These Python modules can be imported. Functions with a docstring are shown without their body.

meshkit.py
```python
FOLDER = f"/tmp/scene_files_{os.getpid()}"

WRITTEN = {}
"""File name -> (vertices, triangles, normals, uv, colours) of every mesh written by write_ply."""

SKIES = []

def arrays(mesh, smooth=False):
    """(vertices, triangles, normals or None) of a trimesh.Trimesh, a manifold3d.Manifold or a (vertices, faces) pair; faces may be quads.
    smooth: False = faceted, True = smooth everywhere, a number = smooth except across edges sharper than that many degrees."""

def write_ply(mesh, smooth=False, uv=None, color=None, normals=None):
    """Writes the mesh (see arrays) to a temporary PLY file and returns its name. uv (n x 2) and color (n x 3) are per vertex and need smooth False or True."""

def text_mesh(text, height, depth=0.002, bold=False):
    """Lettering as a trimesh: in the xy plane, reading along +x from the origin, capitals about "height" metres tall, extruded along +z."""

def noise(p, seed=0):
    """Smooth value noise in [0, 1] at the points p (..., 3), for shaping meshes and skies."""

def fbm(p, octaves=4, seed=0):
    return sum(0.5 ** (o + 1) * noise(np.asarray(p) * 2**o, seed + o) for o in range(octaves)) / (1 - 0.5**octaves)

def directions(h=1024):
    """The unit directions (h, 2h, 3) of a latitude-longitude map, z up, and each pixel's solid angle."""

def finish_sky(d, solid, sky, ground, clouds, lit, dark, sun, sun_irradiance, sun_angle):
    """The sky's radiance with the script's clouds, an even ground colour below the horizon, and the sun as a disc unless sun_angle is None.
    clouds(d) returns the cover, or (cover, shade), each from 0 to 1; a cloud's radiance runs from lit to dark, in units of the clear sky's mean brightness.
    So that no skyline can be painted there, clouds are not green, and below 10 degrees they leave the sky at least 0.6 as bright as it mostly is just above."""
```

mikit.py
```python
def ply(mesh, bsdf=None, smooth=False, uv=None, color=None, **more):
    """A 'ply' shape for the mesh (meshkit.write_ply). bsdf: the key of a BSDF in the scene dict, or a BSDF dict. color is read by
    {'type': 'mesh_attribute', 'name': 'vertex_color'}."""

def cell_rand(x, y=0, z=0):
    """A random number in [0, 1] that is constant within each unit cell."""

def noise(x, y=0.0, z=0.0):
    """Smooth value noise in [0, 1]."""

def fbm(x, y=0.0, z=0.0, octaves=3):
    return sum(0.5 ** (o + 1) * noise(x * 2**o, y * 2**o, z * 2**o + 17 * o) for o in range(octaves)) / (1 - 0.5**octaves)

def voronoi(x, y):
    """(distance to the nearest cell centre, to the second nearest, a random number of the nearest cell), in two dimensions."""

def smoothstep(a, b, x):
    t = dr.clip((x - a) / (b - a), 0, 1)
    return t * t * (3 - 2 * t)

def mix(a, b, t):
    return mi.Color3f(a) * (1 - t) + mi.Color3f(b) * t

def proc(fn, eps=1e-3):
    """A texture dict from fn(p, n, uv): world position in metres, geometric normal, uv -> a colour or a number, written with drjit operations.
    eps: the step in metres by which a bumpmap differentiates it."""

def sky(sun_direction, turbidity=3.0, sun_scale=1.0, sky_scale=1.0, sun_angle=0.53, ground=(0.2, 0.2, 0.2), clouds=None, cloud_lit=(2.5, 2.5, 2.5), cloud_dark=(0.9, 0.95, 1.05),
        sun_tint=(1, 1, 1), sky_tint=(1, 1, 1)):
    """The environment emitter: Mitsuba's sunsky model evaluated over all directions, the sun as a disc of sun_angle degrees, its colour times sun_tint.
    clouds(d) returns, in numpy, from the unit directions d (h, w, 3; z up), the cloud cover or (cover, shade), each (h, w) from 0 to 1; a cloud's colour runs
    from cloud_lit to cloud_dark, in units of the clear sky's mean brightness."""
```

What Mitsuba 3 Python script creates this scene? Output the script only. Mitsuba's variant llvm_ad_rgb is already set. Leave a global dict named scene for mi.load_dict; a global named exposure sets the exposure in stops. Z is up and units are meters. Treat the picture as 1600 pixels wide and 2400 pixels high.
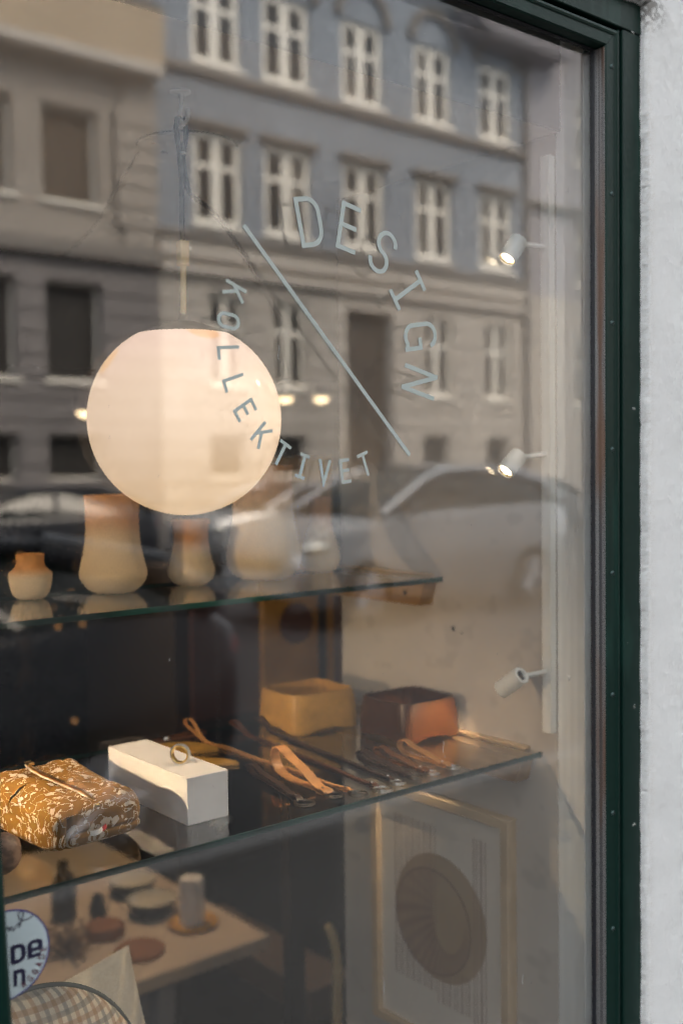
import math, random
import numpy as np, trimesh, drjit as dr, mitsuba as mi, mikit, meshkit
from shapely.geometry import Polygon, LineString, Point, box as sbox, MultiLineString
from shapely.ops import unary_union
from shapely import affinity
from mikit import ply, proc, noise, fbm, voronoi, smoothstep, mix, cell_rand
random.seed(7); RNG = np.random.default_rng(7)
T = mi.ScalarTransform4f
PI = math.pi

# ------------------------------------------------------------------ camera, sky, exposure
# x runs along the shop window, y into the shop (glass at y = 0), z up from the pavement
scene, labels = {}, {}
YAW, PITCH, ROLL = (math.radians(v) for v in (39.656, -2.369, -0.6745))
EYE = np.array([-0.0195, -0.8937, 1.575])
FWD = np.array([math.sin(YAW) * math.cos(PITCH), math.cos(YAW) * math.cos(PITCH), math.sin(PITCH)])
RGT = np.array([math.cos(YAW), -math.sin(YAW), 0.0])
UPV = np.cross(RGT, FWD) * math.cos(ROLL) - RGT * math.sin(ROLL)
scene['camera'] = {
    'type': 'thinlens', 'fov': 35.05, 'fov_axis': 'x',
    'to_world': T().look_at(origin=EYE.tolist(), target=(EYE + FWD).tolist(), up=UPV.tolist()),
    'aperture_radius': 0.0062, 'focus_distance': 1.18, 'near_clip': 0.05, 'far_clip': 500.0}
scene['sky_light'] = mikit.sky([0.25, 0.62, 0.74], turbidity=3, sun_scale=0.95, sun_angle=30, sun_tint=(0.96, 0.99, 1.05), sky_scale=1.0,
                               clouds=lambda d: 1.0, cloud_lit=(9.0, 9.4, 9.8), cloud_dark=(6.2, 6.5, 6.8))
exposure = 1.3

# ------------------------------------------------------------------ materials
def rgb(*c): return {'type': 'rgb', 'value': list(map(float, c))}
def mat(name, base, rough=0.6, metallic=0.0, spec=0.5, two=True, bump=None, bs=1.0, **kw):
    b = {'type': 'principled', 'base_color': base if isinstance(base, dict) else rgb(*base), 'roughness': rough, 'metallic': metallic, 'specular': spec, **kw}
    if bump: b = {'type': 'bumpmap', 'arbitrary': proc(bump, eps=2e-4), 'scale': bs, 'bsdf': b}
    scene[name] = {'type': 'twosided', 'bsdf': b} if two else b
    return name

def t_stucco(p, n, uv):
    g = fbm(p.x * 11, p.y * 11 + 2, p.z * 9, 4)
    f = fbm(p.x * 420, p.y * 420, p.z * 420, 2)
    dirt = smoothstep(0.022, 0.0, dr.abs(p.x - 1.228)) * smoothstep(0.40, 0.75, fbm((p.x + 0.7 * p.z) * 420, p.y * 380, (p.z - 0.6 * p.x) * 450, 3))
    corner = smoothstep(0.055, 0.005, dr.sqrt(dr.square(p.x - 1.232) + dr.square(p.z - 2.186))) * smoothstep(0.35, 0.6, fbm(p.x * 150, p.y * 150, p.z * 150, 3))
    c = mix((0.765, 0.768, 0.765), (0.715, 0.72, 0.718), g) * (0.96 + 0.06 * f)
    c = mix(c, (0.50, 0.44, 0.38), dirt * 0.45)
    return mix(c, (0.10, 0.09, 0.08), corner * 0.8)
mat('m_stucco', proc(t_stucco), 0.9)
def t_green(p, n, uv):
    w = smoothstep(0.55, 0.8, fbm(p.x * 40, p.y * 40, p.z * 6, 3))
    chip = smoothstep(0.97, 0.98, fbm(p.x * 130 + 5, p.y * 130, p.z * 90, 2))
    return mix(mix((0.004, 0.021, 0.0165), (0.008, 0.034, 0.027), w), (0.30, 0.33, 0.32), chip * 0.8)
mat('m_green', proc(t_green), 0.42, spec=0.22)
mat('m_rubber', (0.01, 0.011, 0.016), 0.5)
def t_spacer(p, n, uv):
    l = smoothstep(0.35, 0.65, noise(p.y * 900, 0.0, p.z * 0.7))
    r = smoothstep(0.4, 0.75, fbm(3.0, p.y * 80, p.z * 5, 3))
    return mix(mix((0.05, 0.05, 0.055), (0.20, 0.20, 0.20), l), (0.13, 0.065, 0.035), r * 0.75)
mat('m_spacer', proc(t_spacer), 0.35, metallic=0.35)
mat('m_screw', (0.06, 0.10, 0.10), 0.28, metallic=0.6)
mat('m_chip', (0.55, 0.56, 0.55), 0.8)
scene['m_glass'] = {'type': 'thindielectric', 'int_ior': 1.97}
scene['m_shelf'] = {'type': 'thindielectric', 'int_ior': 1.75, 'specular_transmittance': rgb(0.93, 0.97, 0.95)}
def t_edge(p, n, uv):
    return mix((0.004, 0.022, 0.017), (0.012, 0.06, 0.05), smoothstep(0.3, 0.8, fbm(p.x * 14, 1.0, 0.0, 3)))
mat('m_edge', proc(t_edge), 0.25, spec=0.25)
mat('m_letter', (0.42, 0.475, 0.46), 0.6)
def t_wall(p, n, uv):
    g = fbm(p.x * 7, p.y * 7, p.z * 7, 4)
    s = smoothstep(0.60, 0.75, fbm(p.x * 22, p.y * 22 + 3, p.z * 22, 3))
    return mix((0.52, 0.475, 0.42), (0.43, 0.39, 0.345), g) * (1 - 0.10 * s)
mat('m_wall', proc(t_wall), 0.85)
def t_lining(p, n, uv):
    st = 0.45 * smoothstep(0.2, 0.8, noise(p.y * 160, 0.0, p.z * 1.5))
    worn = smoothstep(0.60, 0.64, fbm(1.0, p.y * 70, p.z * 9, 3)) * smoothstep(0.02, 0.005, p.y)
    return mix((0.76, 0.78, 0.76), (0.64, 0.665, 0.65), st) * (1 - 0.5 * worn)
mat('m_lining', proc(t_lining), 0.4)
mat('m_ceiling', (0.56, 0.55, 0.54), 0.85)
mat('m_white', (0.82, 0.82, 0.80), 0.35)
mat('m_lampwhite', (0.80, 0.80, 0.74), 0.35)
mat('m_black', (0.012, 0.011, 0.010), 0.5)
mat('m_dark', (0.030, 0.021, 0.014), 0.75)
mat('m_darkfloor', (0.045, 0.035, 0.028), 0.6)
def grain(c1, c2, sc=(60, 60, 6)):
    def f(p, n, uv):
        g = fbm(p.x * sc[0], p.y * sc[1], p.z * sc[2], 3)
        return mix(c1, c2, smoothstep(0.3, 0.7, g))
    return proc(f)
mat('m_oak', grain((0.54, 0.41, 0.26), (0.46, 0.335, 0.20), (60, 12, 12)), 0.5)
mat('m_batten', grain((0.38, 0.24, 0.12), (0.26, 0.15, 0.07), (30, 6, 60)), 0.55)
mat('m_brass', (0.72, 0.56, 0.30), 0.42, metallic=0.35)
mat('m_darkbrass', (0.06, 0.048, 0.03), 0.45, metallic=0.3)
mat('m_gold', (0.80, 0.58, 0.22), 0.22, metallic=1.0)
mat('m_silver', (0.80, 0.77, 0.70), 0.15, metallic=1.0)
mat('m_darkmetal', (0.22, 0.19, 0.15), 0.25, metallic=1.0)
mat('m_cord', (0.03, 0.018, 0.011), 0.9, spec=0.1)
mat('m_wire', (0.16, 0.15, 0.15), 0.6)
mat('m_shadow_gap', (0.02, 0.03, 0.05), 0.8)
def vase_tex(z0, hgt, mid, top=(0.50, 0.235, 0.075), low=(0.57, 0.455, 0.295)):
    def f(p, n, uv):
        t = (p.z - z0) / hgt
        w = fbm(p.x * 18, p.y * 18, p.z * 10, 2)
        k = smoothstep(mid - 0.15, mid + 0.18, t + (w - 0.5) * 0.10)
        sp = fbm(p.x * 700, p.y * 700, p.z * 700, 2)
        return mix(low, top, k) * (0.90 + 0.2 * sp)
    return proc(f)
mat('m_box', (0.80, 0.79, 0.77), 0.22, clearcoat=0.4)
def leather(c, sp=0.35, name=None, rough=0.42):
    def f(p, n, uv):
        g = fbm(p.x * 45, p.y * 45, p.z * 45, 4)
        h = fbm(p.x * 600, p.y * 600, p.z * 600, 2)
        return mi.Color3f(*c) * (0.72 + 0.45 * g + 0.15 * (h - 0.5))
    mat(name, proc(f), rough, spec=sp, sheen=0.2)
leather((0.48, 0.26, 0.058), name='m_tan')
leather((0.55, 0.27, 0.095), name='m_tan_light')
leather((0.046, 0.0155, 0.0025), name='m_cognac', rough=0.36)
leather((0.10, 0.042, 0.022), name='m_brown')
leather((0.045, 0.027, 0.020), name='m_darkbrown')
leather((0.20, 0.085, 0.035), name='m_midbrown')

def t_floral(p, n, uv):
    x, y = uv.x, uv.y
    wx = (fbm(x * 60, y * 60, 2.0, 2) - 0.5) * 0.010
    wy = (fbm(x * 60 + 9, y * 60 + 4, 7.0, 2) - 0.5) * 0.010
    a, b, r = voronoi((x + wx) * 44, (y + wy) * 44)
    rag = fbm(x * 420, y * 420, 0.0, 2)
    flower = smoothstep(0.03, -0.03, a - (0.08 + 0.17 * rag) * (0.45 + 0.75 * r))
    a2, b2, r2 = voronoi((x * 0.8 + y * 0.6 + wx) * 85 + 3, (y * 0.8 - x * 0.6 + wy) * 135)
    leaf = smoothstep(0.03, -0.03, a2 - 0.20 * (0.5 + 0.7 * r2)) * dr.select(r2 > 0.55, 1.0, 0.0)
    v1 = dr.abs(fbm(x * 72 + 3, y * 72, 5.0, 2) - 0.5)
    v2 = dr.abs(fbm(x * 60 + 31, y * 60 + 8, 9.0, 2) - 0.46)
    vine = dr.maximum(smoothstep(0.020, 0.009, v1), smoothstep(0.017, 0.007, v2))
    k = dr.maximum(dr.maximum(flower, leaf), vine * 0.85)
    th = 0.94 + 0.12 * noise(x * 1600, y * 1600)
    return mix((0.195, 0.098, 0.022), (0.55, 0.47, 0.37), k) * th
mat('m_floral', proc(t_floral), 0.95, spec=0.1, sheen=0.1)
mat('m_tape', (0.66, 0.56, 0.42), 0.8)
mat('m_red', (0.40, 0.02, 0.02), 0.6)
mat('m_paper', (0.74, 0.72, 0.68), 0.6)

def t_art(p, n, uv):
    y, z = p.y, p.z
    paper = mi.Color3f(0.68, 0.62, 0.54)
    col = paper * (0.97 + 0.06 * noise(y * 500, z * 500))
    r = dr.sqrt(dr.square(y - 0.287) + dr.square(z - 0.872))
    disc = smoothstep(0.1005, 0.0985, r)
    col = mix(col, (0.37, 0.27, 0.165), disc)
    # inner ring (towards the far left) and oval opening
    yr, zr = y - 0.303, z - 0.862
    rr = dr.sqrt(dr.square(yr) + dr.square(zr))
    inner = smoothstep(0.084, 0.082, rr)
    yo, zo = (y - 0.268) / 0.033, (z - 0.880) / 0.058
    ro = dr.sqrt(dr.square(yo) + dr.square(zo))
    ang = dr.atan2(zo, yo)
    fan = 0.5 + 0.5 * dr.sin(ang * 38 + ro * 1.5)
    low = smoothstep(0.4, -0.8, zo) * 0.7 + smoothstep(0.3, 1.6, yo) * 0.6
    dens = dr.exp(-dr.maximum(ro - 1, 0) * 1.7)
    strings = inner * dr.clip(low, 0, 1) * smoothstep(0.97, 1.03, ro)
    col = mix(col, (0.23, 0.135, 0.095), strings * dr.clip(0.10 + 0.65 * fan + 0.55 * dens, 0, 1))
    ring = smoothstep(0.0026, 0.0012, dr.abs(rr - 0.082))
    col = mix(col, (0.17, 0.095, 0.07), ring * 0.8)
    st = smoothstep(0.42, 0.60, 0.5 + 0.5 * dr.sin(y * 2 * 3.14159 / 0.0082 + dr.sin(y * 300)))
    slant = 0.752 + (0.39 - y) * 0.0
    g1 = smoothstep(0.294, 0.2955, y) * smoothstep(0.390, 0.3885, y) * smoothstep(1.016, 1.014, z) * smoothstep(0.750, 0.753, z)
    g2 = smoothstep(0.185, 0.1865, y) * smoothstep(0.2165, 0.215, y) * smoothstep(1.018, 1.016, z) * smoothstep(0.728, 0.731, z)
    g3 = smoothstep(0.2165, 0.218, y) * smoothstep(0.294, 0.2925, y) * smoothstep(0.800, 0.798, z) * smoothstep(0.736, 0.739, z)
    k = dr.clip(g1 * 0.55 + g2 * 0.6 + g3 * 0.55, 0, 1) * st
    return mix(col, (0.27, 0.16, 0.115), k)
mat('m_art', proc(t_art), 0.5)
mat('m_linen', grain((0.84, 0.76, 0.62), (0.78, 0.69, 0.55), (500, 500, 500)), 0.9, sheen=0.4)
def t_plaid(p, n, uv):
    x, y = uv.x * 92, uv.y * 92
    fx, fy = x - dr.floor(x), y - dr.floor(y)
    sx = smoothstep(0.25, 0.33, fx) * smoothstep(0.80, 0.72, fx)
    sy = smoothstep(0.25, 0.33, fy) * smoothstep(0.80, 0.72, fy)
    alt = dr.select(dr.floor(x * 0.5) * 2 == dr.floor(x), 1.0, 0.0)
    alt2 = dr.select(dr.floor(y * 0.5) * 2 == dr.floor(y), 1.0, 0.0)
    col = mi.Color3f(0.74, 0.64, 0.50)
    col = mix(col, mix((0.40, 0.21, 0.09), (0.16, 0.155, 0.14), alt), sx * 0.55)
    col = mix(col, mix((0.16, 0.155, 0.14), (0.40, 0.21, 0.09), alt2), sy * 0.55)
    return col * (0.92 + 0.16 * noise(uv.x * 1500, uv.y * 1500))
mat('m_plaid', proc(t_plaid), 0.9)
mat('m_piping', (0.10, 0.11, 0.10), 0.8)
mat('m_tabletop', (0.42, 0.33, 0.25), 0.5)
mat('m_greypanel', (0.20, 0.20, 0.22), 0.6)
mat('m_clay', (0.20, 0.085, 0.04), 0.55)
mat('m_stone', grain((0.30, 0.20, 0.145), (0.16, 0.11, 0.09), (120, 120, 120)), 0.45)
mat('m_wax', (0.62, 0.58, 0.55), 0.5)
mat('m_bowl', (0.52, 0.46, 0.36), 0.2)
mat('m_twig', (0.16, 0.095, 0.05), 0.9)
mat('m_amber', grain((0.42, 0.22, 0.05), (0.30, 0.145, 0.03), (6, 6, 6)), 0.5)
mat('m_rust', (0.085, 0.032, 0.02), 0.6)
mat('m_reveal', (0.03, 0.028, 0.026), 0.6)
# street
def tint(c, k=0.12, f=1.3):
    def fn(p, n, uv):
        return mi.Color3f(*c) * (1 - k + 2 * k * fbm(p.x * f, p.y * f, p.z * f * 0.6, 4))
    return proc(fn)
mat('m_blue', tint((0.24, 0.27, 0.31)), 0.85)
mat('m_bluetrim', tint((0.20, 0.185, 0.17)), 0.85)
mat('m_stonebase', tint((0.50, 0.455, 0.405)), 0.85)
mat('m_beige', tint((0.33, 0.295, 0.26)), 0.85)
mat('m_mauve', tint((0.33, 0.315, 0.335)), 0.85)
mat('m_greybase', tint((0.24, 0.22, 0.215)), 0.85)
mat('m_curtain', (0.30, 0.275, 0.24), 0.8)
mat('m_cream', (0.84, 0.79, 0.70), 0.5)
mat('m_pane', (0.02, 0.02, 0.02), 0.35, spec=0.3)
mat('m_blind', (0.09, 0.07, 0.055), 0.8)
mat('m_roof', (0.10, 0.06, 0.05), 0.8)
mat('m_door', (0.05, 0.038, 0.03), 0.5)
mat('m_balcony', tint((0.46, 0.36, 0.25)), 0.7)
mat('m_asphalt', tint((0.034, 0.034, 0.035), 0.25, 4), 0.9)
mat('m_paving', tint((0.060, 0.056, 0.052), 0.2, 3), 0.9)
mat('m_kerb', (0.16, 0.155, 0.15), 0.85)
mat('m_carsilver', (0.46, 0.47, 0.49), 0.25, metallic=0.5, clearcoat=0.8)
mat('m_cargrey', (0.10, 0.105, 0.115), 0.22, metallic=0.2, clearcoat=1.0)
mat('m_carblack', (0.02, 0.022, 0.03), 0.2, clearcoat=1.0)
mat('m_carglass', (0.02, 0.025, 0.024), 0.06, spec=0.8)
mat('m_tyre', (0.02, 0.02, 0.02), 0.8)
mat('m_rim', (0.55, 0.55, 0.57), 0.3, metallic=0.9)

# ------------------------------------------------------------------ mesh helpers
def put(key, mesh, bsdf, smooth=False, **kw):
    if '_house' in key.split('__')[0]: mesh = mesh.copy(); mesh.apply_translation((0.44, 0, 0.42))
    base, i = key, 0
    while key in scene:
        i += 1; key = f'{base}_{i:03d}'
    scene[key] = ply(mesh, bsdf, smooth, **kw)
    return key
used = {}
def name(n):
    i = used.get(n, -1) + 1; used[n] = i
    return n if i == 0 else f'{n}_{i:03d}'
def thing(n, label, cat, group=None, kind=None):
    k = name(n); labels[k] = {'label': label, 'category': cat}
    if group: labels[k]['group'] = group
    if kind: labels[k]['kind'] = kind
    return k
def bx(x0, x1, y0, y1, z0, z1, b=0.0):
    lo, hi = np.array([x0, y0, z0], float), np.array([x1, y1, z1], float)
    if b <= 0:
        m = trimesh.creation.box(hi - lo); m.apply_translation((lo + hi) / 2); return m
    pts = []
    for s in np.ndindex(2, 2, 2):
        c = np.where(np.array(s) == 1, hi, lo); sg = np.where(np.array(s) == 1, -1, 1)
        for k in range(3):
            o = c + sg * b * (np.arange(3) != k); pts.append(o)
    return trimesh.convex.convex_hull(np.array(pts))
def cat(ms): return trimesh.util.concatenate([m for m in ms if m is not None])
def lathe(prof, seg=64, at=(0, 0, 0)):
    m = trimesh.creation.revolve(np.array(prof, float), sections=seg); m.apply_translation(at); return m
def spline(pts, n=40, closed=False):
    from scipy.interpolate import CubicSpline
    p = np.array(pts, float); 
    t = np.r_[0, np.cumsum(np.linalg.norm(np.diff(p, axis=0), axis=1))]
    return CubicSpline(t, p)(np.linspace(0, t[-1], n))
def tube(pts, r, sides=12, caps=True):
    p = np.asarray(pts, float); n = len(p); r = np.broadcast_to(r, (n,))
    t = np.gradient(p, axis=0); t /= np.linalg.norm(t, axis=1, keepdims=True) + 1e-12
    a = np.zeros_like(p); ref = np.array([0, 0, 1.0]) if abs(t[0][2]) < 0.9 else np.array([1.0, 0, 0])
    for i in range(n):
        v = ref - t[i] * (ref @ t[i]); v /= np.linalg.norm(v) + 1e-12; a[i] = v; ref = v
    b = np.cross(t, a); ang = np.arange(sides) * 2 * PI / sides
    v = (p[:, None] + r[:, None, None] * (np.cos(ang)[None, :, None] * a[:, None] + np.sin(ang)[None, :, None] * b[:, None])).reshape(-1, 3)
    f = []
    for i in range(n - 1):
        for j in range(sides):
            q = (i * sides + j, i * sides + (j + 1) % sides, (i + 1) * sides + (j + 1) % sides, (i + 1) * sides + j)
            f += [(q[0], q[1], q[2]), (q[0], q[2], q[3])]
    if caps:
        v = np.vstack([v, p[0], p[-1]]); c0 = len(v) - 2
        for j in range(sides):
            f.append((c0, (j + 1) % sides, j)); f.append((c0 + 1, (n - 1) * sides + j, (n - 1) * sides + (j + 1) % sides))
    return trimesh.Trimesh(v, np.array(f), process=False)
def cyl(p0, p1, r, sides=32): return tube([p0, p1], r, sides)
def ring(c, R, r, axis=(0, 0, 1), n=48, sides=10):
    a = np.linspace(0, 2 * PI, n, endpoint=False)
    axis = np.array(axis, float) / np.linalg.norm(axis)
    u = np.cross(axis, [0.3, 0.2, 0.93] if abs(axis[2]) < 0.9 else [1.0, 0, 0]); u /= np.linalg.norm(u); w = np.cross(axis, u)
    b = np.arange(sides) * 2 * PI / sides
    rad = np.cos(a)[:, None] * u + np.sin(a)[:, None] * w
    v = np.array(c) + rad[:, None, :] * (R + r * np.cos(b))[None, :, None] + axis * (r * np.sin(b))[None, :, None]
    v = v.reshape(-1, 3); f = []
    for i in range(n):
        for j in range(sides):
            q = (i * sides + j, i * sides + (j + 1) % sides, ((i + 1) % n) * sides + (j + 1) % sides, ((i + 1) % n) * sides + j)
            f += [(q[0], q[2], q[1]), (q[0], q[3], q[2])]
    return trimesh.Trimesh(v, np.array(f), process=False)
OX, OZ = 0.0, 0.0
def slab(poly, y0, y1):
    """the polygon in (x, z) as a plate from y0 to y1 (y0 < y1)"""
    out = []
    for g in getattr(poly, 'geoms', [poly]):
        if g.is_empty or g.area < 1e-9: continue
        m = trimesh.creation.extrude_polygon(g, y1 - y0, engine='earcut')
        v = np.array(m.vertices)
        out.append(trimesh.Trimesh(np.c_[v[:, 0], y0 + v[:, 2], v[:, 1]], np.array(m.faces)[:, ::-1], process=False))
    return cat(out) if out else None
def xform(m, M): m = m.copy(); m.apply_transform(M); return m
def grid_mesh(P, closed_u=False, flip=False):
    """P (n, m, 3) -> a sheet"""
    n, m = P.shape[:2]; f = []
    i, j = np.meshgrid(np.arange(n if closed_u else n - 1), np.arange(m - 1), indexing='ij')
    i2 = (i + 1) % n
    q = np.stack([i * m + j, i2 * m + j, i2 * m + j + 1, i * m + j + 1], -1).reshape(-1, 4)
    f = np.vstack([q[:, [0, 1, 2]], q[:, [0, 2, 3]]])
    if flip: f = f[:, ::-1]
    return trimesh.Trimesh(P.reshape(-1, 3), f, process=False)

# ------------------------------------------------------------------ the ground
put('road', bx(-40, 60, -16.0, -2.9, -0.30, -0.12), 'm_asphalt'); labels['road'] = {'label': 'grey asphalt street in front of the shop', 'category': 'road', 'kind': 'structure'}
put('pavement', bx(-40, 60, -2.75, -0.3, -0.30, 0.0), 'm_paving'); labels['pavement'] = {'label': 'grey pavement slabs outside the shop window', 'category': 'pavement', 'kind': 'structure'}
put('kerb', bx(-40, 60, -2.9, -2.75, -0.30, 0.004, 0.02), 'm_kerb'); labels['kerb'] = {'label': 'granite kerb along the pavement', 'category': 'kerb', 'kind': 'structure'}
put('far_pavement', bx(-40, 60, -18.6, -16.0, -0.30, 0.0, 0.02), 'm_paving'); labels['far_pavement'] = {'label': 'pavement across the street', 'category': 'pavement', 'kind': 'structure'}

# ------------------------------------------------------------------ shop front: plastered wall, window frame
GR, GT, GL, GB = 1.1569, 2.124, 0.349, 0.52          # glass opening: right, top, left (mullion), bottom
WR, WT = 1.228, 2.183                                # plaster opening
w = thing('shop_front_wall', 'rough white plastered wall right of the green shop window', 'wall')
from scipy.ndimage import gaussian_filter, gaussian_filter1d, map_coordinates
def field(n, m, sig, seed):
    f = gaussian_filter(np.random.default_rng(seed).normal(size=(n, m)), sig, mode='wrap'); return f / f.std()
ST = 0.0012                                            # grid step of the relief in metres
NOI = 0.00010 * field(700, 1500, 1.6, 1) + 0.00016 * field(700, 1500, 4, 2) + 0.00032 * field(700, 1500, 14, 3) + 0.0007 * field(700, 1500, 45, 4)
def stucco_y(X, Z):
    return -0.037 - map_coordinates(NOI, [(X - 0.8) / ST, (Z - 0.5) / ST], order=1, mode='wrap')
def ragged(n, step, amp, seed):
    r = np.random.default_rng(seed); out = 0
    for sg, a_ in ((0.0012, .30), (0.004, .5), (0.02, .45), (0.10, .5)):
        q = gaussian_filter1d(r.normal(size=n), sg / step, mode='wrap'); out = out + a_ * q / q.std()
    return out * amp
def plaster_right():
    # the front face with a rounded, crumbly arris and the reveal behind it
    nz = 1100; z = np.linspace(0.55, 2.19, nz); st_ = z[1] - z[0]
    xs = np.r_[np.linspace(0, 0.006, 6)[1:], np.linspace(0.0078, 0.32, 210)]
    x0 = WR + ragged(nz, st_, 0.0006, 2)
    r1, r2 = ragged(nz, st_, 0.0006, 5), ragged(nz, st_, 0.0009, 6)
    rows = [np.stack([x0 + 0.001, np.full(nz, -0.012), z], -1), np.stack([x0 + r1, np.full(nz, -0.022), z], -1), np.stack([x0 + r2, np.full(nz, -0.029), z], -1)]
    for k, dx in enumerate(xs):
        X = x0 * max(0, 1 - dx / 0.05) + WR * min(1, dx / 0.05) + dx
        rnd = 0.0050 * (1 - min(1, dx / 0.0060)) ** 2
        rows.append(np.stack([X, stucco_y(X, z) + rnd, z], -1))
    return grid_mesh(np.array(rows), flip=False)
put(w + '__plaster_right', plaster_right(), 'm_stucco', smooth=True)
def plaster_top():
    nx = 520; x = np.linspace(0.75, WR + 0.006, nx); st_ = x[1] - x[0]
    zs = np.r_[np.linspace(0, 0.006, 6)[1:], np.linspace(0.0078, 0.16, 90)]
    z0 = WT + ragged(nx, st_, 0.0009, 12)
    rows = [np.stack([x, np.full(nx, -0.010), z0 + .001], -1), np.stack([x, np.full(nx, -0.024), z0 + ragged(nx, st_, .0006, 13)], -1)]
    for dz in zs:
        Z = z0 * max(0, 1 - dz / .05) + WT * min(1, dz / .05) + dz
        rows.append(np.stack([x, stucco_y(x, Z) - 0.0012 + 0.0050 * (1 - min(1, dz / .006)) ** 2, Z], -1))
    return grid_mesh(np.array(rows), flip=True)
put(w + '__plaster_top', plaster_top(), 'm_stucco', smooth=True)
hole = sbox(-0.75, 0.5, WR + 0.004, WT + 0.004)
body = sbox(-30, -0.3, 40, 13.5).difference(hole)
for gx in range(-9, 14):                               # upper windows of the shop's own house
    for gz in (3.4, 6.8, 10.2):
        body = body.difference(sbox(gx * 2.3, gz, gx * 2.3 + 1.2, gz + 1.9))
put(w + '__masonry', slab(body, -0.030, -0.006), 'm_stucco')
k = put(w + '__upper_window', slab(unary_union([sbox(gx * 2.3 + .04, gz + .04, gx * 2.3 + 1.16, gz + 1.86) for gx in range(-9, 14) for gz in (3.4, 6.8, 10.2)]), 0.03, 0.05), 'm_pane'); labels[k] = {'kind': 'stuff', 'label': 'windows of the upper floors'}

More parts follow.
